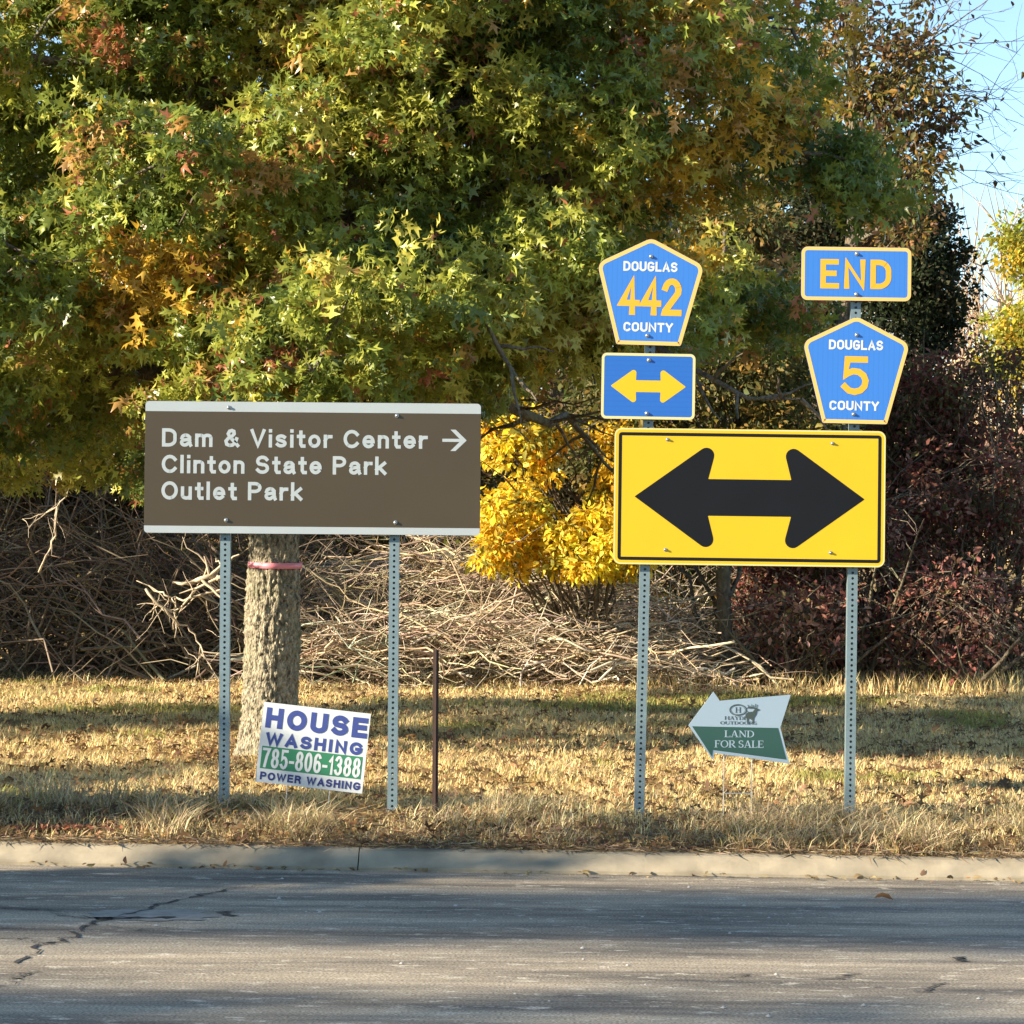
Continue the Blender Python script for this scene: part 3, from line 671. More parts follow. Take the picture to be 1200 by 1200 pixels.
branch("long thin upright stick leaning out of the dark brush heap", [(45, 672), (66, 625), (75, 590), (104, 540)], 24.8, 0.012, 5)

# ------------------------------------------------------------------ grass, litter
def blades(name, P, h, wdt, lean, tint, m):
    n = len(P); a = rng.uniform(0, 2 * np.pi, n); dx = np.stack([np.cos(a), np.sin(a), 0 * a], 1)
    s = np.stack([-np.sin(a + rng.normal(0, .6, n)), np.cos(a), 0 * a], 1); s = unit(s)
    # blades mostly show their flat side to the road
    h = h[:, None]; w_ = wdt[:, None]; l = lean[:, None] * h
    up = np.array([[0, 0, 1.0]])
    V = np.stack([P - s * w_, P + s * w_, P - s * w_ * .7 + dx * l * .35 + up * h * .6, P + s * w_ * .7 + dx * l * .35 + up * h * .6, P + dx * l + up * h], 1)
    b = (np.arange(n) * 5)[:, None]
    q = np.array([[0, 1, 3, 2]]) + b; t = np.array([[2, 3, 4]]) + b
    return big_mesh(name, V.reshape(-1, 3), [q, t], m, tint=np.concatenate([tint, tint]))
def lawn_pts(n, v0, v1, spread):
    v = v0 + (v1 - v0) * rng.uniform(0, 1, n) ** 1.35
    x = (rng.uniform(-1, 1, n)) * (v * 0.2 + spread); y = v - 0.04 * x
    return x, y
n = 230000
x, y = lawn_pts(n, 14.25, 30, 0.6); P_ = np.stack([x, y, 0 * x], 1)
v_ = vv(x, y); den = noise(P_, 2.3, 41) * .6 + noise(P_, 7, 42) * .5
keep = (den > 0.36) & (rng.uniform(0, 1, n) < np.clip(0.15 + (v_ - 14.3) * .7, .12, 1)); x, y, P_, den = x[keep], y[keep], P_[keep], den[keep]
P_[:, 2] = gz(x, y) - 0.005
gcol = [(0.76, 0.56, 0.25), (0.82, 0.65, 0.33), (0.60, 0.42, 0.18), (0.45, 0.40, 0.15), (0.70, 0.56, 0.32)]
tint = palette(len(x), gcol, [4, 3, 2, 1, 2])
green = noise(P_, 1.2, 43) > 0.76
tint[green] = palette(green.sum(), [(0.28, 0.29, 0.08), (0.46, 0.40, 0.13)], [1, 1])
lawn = blades("lawn_grass", P_, rng.uniform(0.02, 0.07, len(x)) * (0.2 + den * 1.5), 0.0028 + 0.00016 * (y - 14), rng.uniform(.2, 1.3, len(x)), tint, M['straw'])
tag(lawn, "dry tan mown grass of the roadside lawn", "grass", kind="stuff")
# rough tufts along the kerb and round the posts
NT = 520; tc_x = rng.uniform(-3.4, 3.6, NT); tc_v = 14.26 + rng.uniform(0, 1, NT) ** 1.3 * 1.1
dens = noise(np.stack([tc_x, tc_v, 0 * tc_x], 1), 1.6, 51); kk = dens > np.where((tc_x > -2.2) & (tc_x < -.55), .62, .42); tc_x, tc_v, dens = tc_x[kk], tc_v[kk], dens[kk]
nb = 85; ti = np.repeat(np.arange(len(tc_x)), nb)
x = tc_x[ti] + rng.normal(0, 0.06, len(ti)); v = np.maximum(tc_v[ti] + rng.normal(0, 0.055, len(ti)), 14.2); y = v - 0.04 * x
P_ = np.stack([x, y, gz(x, y) - .01], 1)
hh = (0.02 + 0.13 * rng.uniform(0, 1, len(tc_x)) ** 2.2 * (0.3 + dens))[ti] * rng.uniform(0.4, 1.5, len(ti))
tint = palette(len(x), [(0.58, 0.45, 0.24), (0.48, 0.37, 0.20), (0.64, 0.53, 0.33), (0.34, 0.31, 0.13), (0.28, 0.20, 0.12)], [3, 3, 2, 1.5, 1.5])
tuft = blades("verge_grass", P_, hh, rng.uniform(.002, .004, len(x)), rng.uniform(.3, 2.4, len(x)), tint, M['straw']); tag(tuft, "rough dry grass tufts along the kerb", "grass", kind="stuff")
# taller weeds at the foot of the brush
n = 34000; x = rng.uniform(-5.5, 6.6, n); y = rng.uniform(25.4, 30.5, n)
kk = noise(np.stack([x, y, 0 * x], 1), 1.4, 61) > np.where(x > 1.2, 0.3, 0.55); x, y = x[kk], y[kk]
P_ = np.stack([x, y, gz(x, y)], 1)
wg = blades("weeds", P_, rng.uniform(.06, .30, len(x)) ** 1.3 * 1.2 * np.where(x > 1.0, 1.0, .5) * (1 + np.clip(y - 27.5, 0, 2) * .9), rng.uniform(.003, .006, len(x)), rng.uniform(.2, .9, len(x)), palette(len(x), gcol + [(0.2, .12, .05)], [3, 3, 2, 1, 2, 2]), M['straw'])
tag(wg, "tall dry weeds where the lawn meets the brush", "grass", kind="stuff")
# fallen leaves and thatch
n = 11000; x, y = lawn_pts(n, 14.22, 27, .4); near = rng.uniform(0, 1, n) < .25
v = vv(x, y); 
P_ = np.stack([x, y, gz(x, y) + rng.uniform(.005, .05, n)], 1)
axl = rng.normal(0, 1, (n, 3)); axl[:, 2] *= .3
lit = leaves("fallen_leaves", P_, axl, 0.082 * rng.uniform(.5, 1.35, n), palette(n, [(0.20, 0.12, 0.06), (0.32, 0.19, 0.08), (0.12, 0.07, 0.04), (0.40, 0.26, 0.12)], [3, 2, 2, 1]), LOBED, M['thin_leaf'], up=1.5)
tag(lit, "brown fallen leaves scattered over the lawn", "leaves", kind="stuff")
n = 17000; x = rng.uniform(-3.3, 3.6, n); v = 14.13 + rng.uniform(0, 1, n) ** 1.3 * 0.95; y = v - .04 * x
P_ = np.stack([x, y, np.maximum(gz(x, y), .102 * (v < 14.2)) + rng.uniform(.003, .03, n)], 1); axl = rng.normal(0, 1, (n, 3)); axl[:, 2] *= .15
th_ = leaves("thatch_litter", P_, axl, rng.uniform(.04, .12, n), palette(n, [(0.34, 0.25, 0.15), (0.2, 0.14, 0.09), (0.45, 0.35, 0.2), (0.12, .085, .055)], [3, 3, 1, 3]), (np.array([(0, 0, 0), (-.035, .5, .02), (.035, .5, .02), (0, 1, 0)], float), DIAM[1]), M['straw'], up=1.0)
tag(th_, "dead grass stems and litter heaped behind the kerb", "litter", kind="stuff")
n = 150; x = rng.uniform(-3.2, 3.2, n); v = 13.99 - rng.exponential(.05, n); y = v - .04 * x
gl_ = leaves("gutter_leaves", np.stack([x, y, 0 * x + rng.uniform(.005, .02, n)], 1), rng.normal(0, 1, (n, 3)) * (1, 1, .2), rng.uniform(.02, .06, n), palette(n, [(0.30, 0.2, 0.1), (0.2, 0.13, 0.07), (0.42, .32, .17)], [1, 1, 1]), OVAL, M['thin_leaf'], up=1.2)
tag(gl_, "bits of leaf and straw along the foot of the kerb", "litter", kind="stuff")
# a few orange chips on the left, a leaf and pebbles on the road
oc = leaves("chips", np.stack([rng.normal(at(72, 983, 14.4).x, .14, 260), rng.normal(14.52, .05, 260), np.zeros(260)], 1) + np.stack([np.zeros(260), np.zeros(260), np.full(260, .165)], 1), rng.normal(0, 1, (260, 3)) * (1, 1, .2), rng.uniform(.02, .05, 260), palette(260, [(0.45, 0.17, 0.09), (0.35, .16, .1)], [1, 1]), DIAM, M['thin_leaf'], up=1.2)
tag(oc, "reddish orange plant litter behind the kerb at the left", "litter", kind="stuff")
d = CAM.to_3x3() @ Vector(((1024 - 600) / F, -(1057 - 600) / F, -1)); k = -1.5 / d.z
lf = leaves("fallen_leaf", np.zeros((1, 3)), np.array([[1.0, 0.3, .1]]), [0.10], np.array([[0.55, 0.25, 0.10]]), OVAL, M['thin_leaf'], up=3); lf.location = (d.x * k, d.y * k, 0.02); tag(lf, "single orange leaf lying on the road", "leaf")
nn_ = 700; a_ = rng.uniform(0, 2 * np.pi, nn_); rr_ = .3 + rng.exponential(.5, nn_); x = OX + rr_ * 1.3 * np.cos(a_); y = OY + rr_ * np.sin(a_)
P_ = np.stack([x, y, gz(x, y) + rng.uniform(.01, .06, nn_)], 1)
ol = leaves("oak_leaves", P_, rng.normal(0, 1, (nn_, 3)) * (1, 1, .4), .085 * rng.uniform(.6, 1.3, nn_), palette(nn_, [(0.26, 0.16, 0.08), (0.42, 0.27, 0.13), (0.16, 0.10, 0.06)], [3, 2, 2]), LOBED, M['thin_leaf'], up=1.0)
tag(ol, "dry leaves fallen round the foot of the oak", "leaves", kind="stuff")
n = 60; x = rng.uniform(-3, 3, n); y = rng.uniform(9.2, 13.8, n); r = rng.uniform(.004, .012, n)
TVp = np.array([(1, 0, 0), (0, 1, 0), (-1, 0, 0), (0, -1, 0), (0, 0, .8)]); V_ = (np.stack([x, y, 0 * x + .003], 1)[:, None] + TVp[None] * r[:, None, None]).reshape(-1, 3)
Fp = (np.array([(0, 1, 4), (1, 2, 4), (2, 3, 4), (3, 0, 4)])[None] + (np.arange(n) * 5)[:, None, None]).reshape(-1, 3)
gr_ = big_mesh("gravel", V_, Fp, mat('pale_gravel', (0.45, 0.43, 0.38), .9)); tag(gr_, "loose pale gravel specks on the asphalt", "gravel", kind="stuff")

# ------------------------------------------------------------------ signs: flat-shape helpers (u right, v up, depth towards the road)
def rounded(pts, rads, seg=7):
    out = []; n = len(pts)
    if not hasattr(rads, '__len__'): rads = [rads] * n
    for i in range(n):
        p0, p1, p2 = (np.array(pts[(i + k) % n], float) for k in (-1, 0, 1)); r = rads[i]
        if r <= 0: out.append(tuple(p1)); continue
        a = p0 - p1; b = p2 - p1; la, lb = np.linalg.norm(a), np.linalg.norm(b); a /= la; b /= lb
        th = math.acos(max(-1, min(1, a @ b))); t = min(r / math.tan(th / 2), la * .49, lb * .49); r2 = t * math.tan(th / 2)
        c = p1 + (a + b) / np.linalg.norm(a + b) * r2 / math.sin(th / 2)
        s, e = p1 + a * t - c, p1 + b * t - c
        a0 = math.atan2(s[1], s[0]); da = math.atan2(e[1], e[0]) - a0
        da = (da + math.pi) % (2 * math.pi) - math.pi
        for k in range(seg + 1): out.append(tuple(c + r2 * np.array([math.cos(a0 + da * k / seg), math.sin(a0 + da * k / seg)])))
    return out

def inset(poly, d):
    P = np.array(poly); n = len(P); out = []
    area = 0.5 * np.sum(P[:, 0] * np.roll(P[:, 1], -1) - np.roll(P[:, 0], -1) * P[:, 1]); sg = 1 if area > 0 else -1
    for i in range(n):
        e1 = P[i] - P[i - 1]; e2 = P[(i + 1) % n] - P[i]; e1 = e1 / (np.linalg.norm(e1) + 1e-12); e2 = e2 / (np.linalg.norm(e2) + 1e-12)
        n1 = np.array([-e1[1], e1[0]]) * sg; n2 = np.array([-e2[1], e2[0]]) * sg; m_ = n1 + n2; m_ /= max(np.linalg.norm(m_), 1e-9)
        out.append(tuple(P[i] + m_ * d / max(m_ @ n1, .35)))
    return out

def W3(u, v, d): return (u, -d, v)
def ccw(poly):
    P = np.array(poly); a = np.sum(P[:, 0] * np.roll(P[:, 1], -1) - np.roll(P[:, 0], -1) * P[:, 1])
    return list(poly) if a > 0 else list(poly)[::-1]

def slab(name, poly, d0, d1, m, parent):
    poly = ccw(poly); n = len(poly)
    V = [W3(u, v, d1) for u, v in poly] + [W3(u, v, d0) for u, v in poly]
    Fc = [tuple(range(n)), tuple(range(2 * n - 1, n - 1, -1))] + [(i, n + i, n + (i + 1) % n, (i + 1) % n) for i in range(n)]
    return mesh_obj(name, V, Fc, m, parent)
def face(name, poly, d, m, parent):
    poly = ccw(poly)
    return mesh_obj(name, [W3(u, v, d) for u, v in poly], [tuple(range(len(poly)))], m, parent)
def ring(name, outer, inner, d, m, parent):
    n = len(outer); V = [W3(u, v, d) for u, v in outer] + [W3(u, v, d) for u, v in inner]
    return mesh_obj(name, V, [(i, (i + 1) % n, n + (i + 1) % n, n + i) for i in range(n)], m, parent)
def many(name, shapes, m, parent):
    """shapes: list of (poly, depth): one mesh of flat faces"""
    V, Fc = [], []
    for poly, d in shapes:
        poly = ccw(poly); k = len(V); V += [W3(u, v, d) for u, v in poly]; Fc.append(tuple(range(k, k + len(poly))))
    return mesh_obj(name, V, Fc, m, parent)
def rect(u0, v0, u1, v1): return [(u0, v0), (u1, v0), (u1, v1), (u0, v1)]

# single-stroke highway letters on a 0..1 high cell
def arc(cx, cy, rx, ry, a0, a1, n=9): return [(cx + rx * math.cos(R(a0 + (a1 - a0) * k / n)), cy + ry * math.sin(R(a0 + (a1 - a0) * k / n))) for k in range(n + 1)]
GL = {
 'E': (.52, [[(.5, 1), (0, 1), (0, 0), (.52, 0)], [(0, .52), (.42, .52)]]),
 'N': (.62, [[(0, 0), (0, 1), (.62, 0), (.62, 1)]]),
 'D': (.60, [[(0, 0), (0, 1), (.22, 1)] + arc(.22, .62, .38, .38, 90, 0)[1:] + arc(.22, .38, .38, .38, 0, -90) + [(0, 0)]]),
 '4': (.60, [[(.44, 0), (.44, 1), (0, .28), (.62, .28)]]),
 '2': (.55, [arc(.275, .72, .275, .28, 165, -20) + [(.02, .06), (0, 0), (.57, 0)]]),
 '5': (.55, [[(.52, 1), (.07, 1), (.03, .52)] + arc(.26, .32, .29, .32, 130, -150)]),
 'O': (.60, [arc(.3, .70, .3, .3, 0, 180) + arc(.3, .30, .3, .3, 180, 360) + [(.6, .7)]]),
 'U': (.58, [[(0, 1), (0, .29)] + arc(.29, .29, .29, .29, 180, 360) + [(.58, 1)]]),
 'G': (.58, [arc(.29, .70, .29, .3, 35, 180) + arc(.29, .30, .29, .3, 180, 360) + [(.58, .46), (.33, .46)]]),
 'L': (.48, [[(0, 1), (0, 0), (.48, 0)]]),
 'A': (.62, [[(0, 0), (.31, 1), (.62, 0)], [(.11, .3), (.51, .3)]]),
 'S': (.54, [arc(.27, .74, .26, .26, 25, 250)[:9] + [(.30, .5)] + arc(.27, .26, .27, .26, 70, -155)]),
 'C': (.56, [arc(.29, .70, .29, .3, 30, 180) + arc(.29, .30, .29, .3, 180, 330)]),
 'T': (.54, [[(0, 1), (.54, 1)], [(.27, 1), (.27, 0)]]),
 'Y': (.60, [[(0, 1), (.3, .45), (.6, 1)], [(.3, .45), (.3, 0)]]),
}
def ell(cx, cy, rx, ry, n=18): return arc(cx, cy, rx, ry, 90, 450, n)
HV = {   # plain bold grotesque, capitals one unit high
 'D': (.58, [[(0, 0), (0, 1), (.24, 1)] + arc(.24, .66, .34, .34, 90, 0)[1:] + arc(.24, .34, .34, .34, 0, -90) + [(0, 0)]]),
 'a': (.46, [[(.03, .52)] + arc(.22, .52, .19, .20, 150, 0) + [(.42, .52), (.42, .12), (.47, 0)], [(.42, .42), (.2, .38)] + arc(.18, .19, .17, .19, 90, 290)[1:] + [(.42, .2)]]),
 'm': (.72, [[(0, 0), (0, .72)], [(0, .5)] + arc(.18, .54, .18, .18, 180, 0)[1:] + [(.36, 0)], [(.36, .5)] + arc(.54, .54, .18, .18, 180, 0)[1:] + [(.72, 0)]]),
 '&': (.60, [[(.62, 0), (.2, .6), (.13, .78), (.2, .95), (.31, 1), (.42, .94), (.44, .78), (.34, .63), (.14, .48), (.02, .3), (.06, .08), (.2, 0), (.36, .03), (.5, .2), (.56, .44)]]),
 'V': (.60, [[(0, 1), (.3, 0), (.6, 1)]]),
 'i': (.02, [[(0.01, 0), (0.01, .70)], [(0.01, 1.085), (0.01, 1.09)]]),
 's': (.42, [arc(.21, .55, .19, .17, 30, 240)[:9] + [(.23, .37)] + arc(.21, .18, .20, .18, 65, -155)]),
 't': (.26, [[(.12, .95), (.12, .14), (.18, 0), (.28, 0)], [(0, .7), (.26, .7)]]),
 'o': (.46, [ell(.23, .36, .23, .36)]),
 'r': (.26, [[(0, 0), (0, .72)], [(0, .44), (.06, .62), (.16, .7), (.28, .7)]]),
 'C': (.64, [arc(.34, .5, .34, .5, 38, 322, 16)]),
 'e': (.46, [[(0.02, .36), (.46, .36)] + arc(.23, .36, .23, .36, 10, 318, 14)]),
 'n': (.40, [[(0, 0), (0, .72)], [(0, .48)] + arc(.2, .52, .2, .2, 180, 0)[1:] + [(.4, 0)]]),
 'u': (.40, [[(0, .72), (0, .2)] + arc(.2, .2, .2, .2, 180, 360)[1:] + [(.4, .72)], [(.4, .3), (.4, 0)]]),
 'l': (.02, [[(0.01, 0), (0.01, 1)]]),
 'S': (.54, [arc(.27, .74, .25, .26, 25, 250)[:9] + [(.30, .5)] + arc(.27, .26, .27, .26, 70, -155)]),
 'P': (.52, [[(0, 0), (0, 1), (.27, 1)] + arc(.27, .74, .26, .26, 90, -90)[1:] + [(0, .48)]]),
 'R': (.54, [[(0, 0), (0, 1), (.27, 1)] + arc(.27, .75, .26, .25, 90, -90)[1:] + [(0, .5)], [(.27, .5), (.42, .42), (.5, .22), (.54, 0)]]),
 'k': (.42, [[(0, 0), (0, 1)], [(.40, .72), (0, .26)], [(.13, .40), (.42, 0)]]),
 'O': (.68, [ell(.34, .5, .34, .5, 24)]),
 'H': (.56, [[(0, 0), (0, 1)], [(.56, 0), (.56, 1)], [(0, .52), (.56, .52)]]),
 'U': (.56, [[(0, 1), (0, .28)] + arc(.28, .28, .28, .28, 180, 360)[1:] + [(.56, 1)]]),
 'E': (.48, [[(.47, 1), (0, 1), (0, 0), (.48, 0)], [(0, .52), (.43, .52)]]),
 'W': (.92, [[(0, 1), (.22, 0), (.46, .95), (.70, 0), (.92, 1)]]),
 'A': (.62, [[(0, 0), (.31, 1), (.62, 0)], [(.11, .28), (.51, .28)]]),
 'I': (.02, [[(0.01, 0), (0.01, 1)]]),
 'N': (.56, [[(0, 0), (0, 1), (.56, 0), (.56, 1)]]),
 'G': (.64, [arc(.34, .5, .34, .5, 40, 330, 16) + [(.65, .44), (.38, .44)]]),
 '7': (.48, [[(0, 1), (.48, 1), (.3, .6), (.17, 0)]]),
 '8': (.46, [ell(.23, .76, .20, .24), ell(.23, .26, .23, .26)]),
 '5': (.46, [[(.44, 1), (.07, 1), (.03, .5)] + arc(.22, .31, .24, .31, 130, -150)]),
 '0': (.46, [ell(.23, .5, .23, .5, 20)]),
 '6': (.46, [arc(.24, .72, .21, .28, 30, 180) + [(.02, .3)], ell(.24, .29, .22, .29)]),
 '1': (.18, [[(0, .72), (.17, .96), (.17, 0)]]),
 '3': (.46, [arc(.22, .75, .20, .25, 160, -80), arc(.22, .27, .24, .27, 85, -160)]),
 '-': (.22, [[(0, .38), (.22, .38)]]), ' ': (.10, []),
}
for c_ in 'amsoreniukt':
    HV[c_] = (HV[c_][0], [[(a, b * .92) for a, b in st] for st in HV[c_][1]])
HV['k'][1][0][1] = (0, 1); HV['t'][1][0][0] = (.12, .93)
def stroke_shapes(s, u0, u1, v0, v1, sw, d, GL=GL, gap=.26):
    tot = sum(GL[c][0] + gap for c in s) - gap
    H = v1 - v0 - sw; kx = (u1 - u0 - sw) / tot; x = 0; out = []; kk = 0; wd = 0
    for c in s:
        wd += c == ' '
        w_, st = GL[c]
        for pl in st:
            pts = [np.array((u0 + sw / 2 + (x + a) * kx, v0 + sw / 2 + b * H)) for a, b in pl]; n = len(pts)
            closed = np.linalg.norm(pts[0] - pts[-1]) < 1e-6
            Lf, Rt = [], []
            for i in range(n):
                a = pts[i - 1] if i else (pts[-2] if closed else None); b = pts[i + 1] if i < n - 1 else (pts[1] if closed else None)
                ds = [q / (np.linalg.norm(q) + 1e-12) for q in ([pts[i] - a] if a is not None else []) + ([b - pts[i]] if b is not None else [])]
                ns = [np.array([-q[1], q[0]]) for q in ds]; m_ = sum(ns); m_ = m_ / max(np.linalg.norm(m_), 1e-6)
                k = min(1 / max(m_ @ ns[0], .3), 1.9) * sw / 2
                ext = np.zeros(2)
                if len(ds) == 1: ext = ds[0] * sw * .5 * (-1 if i == 0 else 1)
                Lf.append(pts[i] + m_ * k + ext); Rt.append(pts[i] - m_ * k + ext)
            for i in range(n - 1): out.append(([tuple(Lf[i]), tuple(Lf[i + 1]), tuple(Rt[i + 1]), tuple(Rt[i])], d + (len(out) % 13) * .00009, wd))
            kk += 1
        x += w_ + gap
    return out
def strokes(name, items, d, m, parent, font=GL, gap=.26):
    for it in items:
        sh = stroke_shapes(*it, d, font, gap)
        for wd in sorted(set(q[2] for q in sh)): many(name, [q[:2] for q in sh if q[2] == wd], m, parent)

# serif letters: list of quads on a unit-high cell (thick stems, thin hairlines, serif feet)
def seg(a, b, w): 
    a = np.array(a, float); b = np.array(b, float); d = (b - a) / np.linalg.norm(b - a); n_ = np.array([-d[1], d[0]]) * w / 2
    return [tuple(a + n_), tuple(a - n_), tuple(b - n_), tuple(b + n_)]
TK, TN = .15, .07
def foot(x, y, w=.30): return seg((x - w / 2, y), (x + w / 2, y), .06)
def bowl(cx, cy, rx, ry, a0, a1, n=10):
    o = []
    for k in range(n):
        b0, b1 = R(a0 + (a1 - a0) * k / n), R(a0 + (a1 - a0) * (k + 1) / n)
        def ww(b): return TN + (TK - TN) * abs(math.cos(b)) ** 1.2
        o.append([(cx + (rx + ww(b0) / 2) * math.cos(b0), cy + (ry + ww(b0) / 2) * math.sin(b0)), (cx + (rx - ww(b0) / 2) * math.cos(b0), cy + (ry - ww(b0) / 2) * math.sin(b0)),
                  (cx + (rx - ww(b1) / 2) * math.cos(b1), cy + (ry - ww(b1) / 2) * math.sin(b1)), (cx + (rx + ww(b1) / 2) * math.cos(b1), cy + (ry + ww(b1) / 2) * math.sin(b1))])
    return o
SF = {
 'L': (.62, [seg((.14, 0), (.14, 1), TK), foot(.14, .03, .32), foot(.14, .97, .32), seg((.14, .03), (.6, .03), .07), seg((.59, 0), (.59, .25), .06)]),
 'A': (.82, [seg((.12, .03), (.40, 1), TN), seg((.68, .03), (.41, 1), TK), seg((.2, .33), (.6, .33), .06), foot(.12, .03, .26), foot(.68, .03, .32)]),
 'N': (.84, [seg((.14, .03), (.14, .97), TN), seg((.72, .03), (.72, .97), TN), seg((.14, .97), (.72, .03), TK), foot(.14, .03), foot(.1, .97, .22), foot(.72, .97)]),
 'D': (.80, [seg((.14, 0), (.14, 1), TK), foot(.16, .03, .34), foot(.16, .97, .34)] + bowl(.34, .5, .36, .465, 90, -90, 12)),
 'F': (.60, [seg((.14, 0), (.14, 1), TK), foot(.14, .03, .34), foot(.08, .97, .14), seg((.14, .97), (.58, .97), .07), seg((.57, 1), (.57, .76), .06), seg((.14, .52), (.44, .52), .06), seg((.44, .62), (.44, .42), .05)]),
 'O': (.84, bowl(.42, .5, .35, .465, 0, 360, 20)),
 'R': (.78, [seg((.14, 0), (.14, 1), TK), foot(.14, .03, .34), foot(.10, .97, .2)] + bowl(.34, .74, .24, .24, 90, -90, 8) + [seg((.34, .5), (.68, .03), TK), foot(.7, .03, .2), seg((.14, .97), (.34, .97), .06), seg((.14, .5), (.34, .5), .06)]),
 'S': (.58, bowl(.29, .74, .20, .23, 30, 270, 9) + bowl(.29, .27, .22, .24, 90, -150, 9) + [seg((.49, .97), (.49, .72), .05), seg((.07, .03), (.07, .3), .05)]),
 'E': (.66, [seg((.14, 0), (.14, 1), TK), foot(.1, .03, .2), foot(.1, .97, .2), seg((.14, .97), (.6, .97), .07), seg((.14, .03), (.62, .03), .07), seg((.14, .52), (.46, .52), .06), seg((.59, 1), (.59, .76), .05), seg((.61, 0), (.61, .26), .05), seg((.46, .62), (.46, .42), .05)]),
 'H': (.86, [seg((.14, 0), (.14, 1), TK), seg((.72, 0), (.72, 1), TK), seg((.14, .52), (.72, .52), .06), foot(.14, .03), foot(.14, .97), foot(.72, .03), foot(.72, .97)]),
 'Y': (.78, [seg((.39, 0), (.39, .5), TK), seg((.12, .97), (.39, .48), TK), seg((.66, .97), (.39, .48), TN), foot(.39, .03), foot(.12, .97, .26), foot(.66, .97, .24)]),
 'U': (.82, [seg((.14, .34), (.14, .97), TK), seg((.70, .34), (.70, .97), TN)] + bowl(.42, .34, .28, .31, 180, 360, 10) + [foot(.14, .97), foot(.7, .97, .24)]),
 'T': (.70, [seg((.35, 0), (.35, 1), TK), seg((.04, .97), (.66, .97), .07), foot(.35, .03), seg((.05, 1), (.05, .76), .05), seg((.65, 1), (.65, .76), .05)]),
 'I': (.32, [seg((.16, 0), (.16, 1), TK), foot(.16, .03), foot(.16, .97)]), ' ': (.34, []),
}
def serif(name, items, d, m, parent, extra=()):
    sh = list(extra)
    for s, u0, u1, v0, v1 in items:
        tot = sum(SF[c][0] + .04 for c in s); kx = (u1 - u0) / tot; H = v1 - v0; x = 0
        for c in s:
            for i, q in enumerate(SF[c][1]): sh.append(([(u0 + (x + a) * kx, v0 + b * H) for a, b in q], d + .00012 * (i % 6)))
            x += SF[c][0] + .04
    return many(name, sh, m, parent)

def bolt(u, v, d, parent, r=0.0078):
    V, Fc = [], []; n = 10
    for rr, dd in ((r * 1.5, 0), (r * 1.5, .003), (r, .0035), (r * .9, .010), (r * .5, .0125)):
        V += [W3(rr * math.cos(2 * math.pi * k / n), rr * math.sin(2 * math.pi * k / n), dd) for k in range(n)]
    for j in range(4): Fc += [(j * n + k, j * n + (k + 1) % n, (j + 1) * n + (k + 1) % n, (j + 1) * n + k) for k in range(n)]
    Fc.append(tuple(4 * n + k for k in range(n)))
    o = mesh_obj("bolt", V, Fc, M['bolt'], parent, smooth=False); o.location = W3(u, v, d); return o

def post(px0, py0, px1, py1, Y, parent, origin, w=0.056, pitch=0.0305, hole=0.0075):
    """perforated square sign post, real holes in the front and back walls"""
    b = np.array(at(px0, py0, Y)); t = np.array(at(px1, py1, Y)); b[2] -= 0.25
    L_ = np.linalg.norm(t - b); n = int(L_ / pitch); h = w / 2; V, Fc = [], []
    def quad(p): k = len(V); V.extend(p); Fc.append((k, k + 1, k + 2, k + 3))
    for side in (-1, 1):
        yy = side * h
        for i in range(n):
            z0 = i * pitch + (pitch / 2 if side > 0 else 0); z1 = z0 + pitch; zc = (z0 + z1) / 2; k = len(V); hx = h if side < 0 else h
            outer = [(hx, zc), (hx, z1), (0, z1), (-hx, z1), (-hx, zc), (-hx, z0), (0, z0), (hx, z0)]
            V.extend([(a, yy, z) for a, z in outer]); V.extend([(hole * math.cos(R(45 * q)), yy, zc + hole * math.sin(R(45 * q))) for q in range(8)])
            for q in range(8):
                f = (k + q, k + (q + 1) % 8, k + 8 + (q + 1) % 8, k + 8 + q); Fc.append(f if side > 0 else f[::-1])
    zt = n * pitch
    quad([(-h, -h, 0), (-h, h, 0), (-h, h, zt), (-h, -h, zt)][::-1]); quad([(h, -h, 0), (h, h, 0), (h, h, zt), (h, -h, zt)])
    i_ = h - .003
    quad([(-i_, -i_, 0), (-i_, i_, 0), (-i_, i_, zt), (-i_, -i_, zt)]); quad([(i_, -i_, 0), (i_, i_, 0), (i_, i_, zt), (i_, -i_, zt)][::-1])
    o = mesh_obj("post", V, Fc, M['steel'], parent)
    z_ = Vector(t - b).normalized(); x_ = Vector((1, 0, 0)); y_ = z_.cross(x_).normalized(); x_ = y_.cross(z_)
    mw = Matrix((x_, y_, z_)).transposed().to_4x4(); mw.translation = Vector(b)
    o.matrix_parent_inverse = Matrix.Identity(4)
    o.matrix_basis = origin.inverted() @ mw
    return o

def sign_root(name, label, cat, px, py, Y, roll=0.0, yaw=0.0, group=None):
    o = empty(name, at(px, py, Y), (0, R(roll), R(yaw))); tag(o, label, cat, group)
    mw = Matrix.Translation(o.location) @ o.rotation_euler.to_matrix().to_4x4()
    return o, mw

SY = 15.0; K = SY / F                     # metres per photograph pixel at the signs
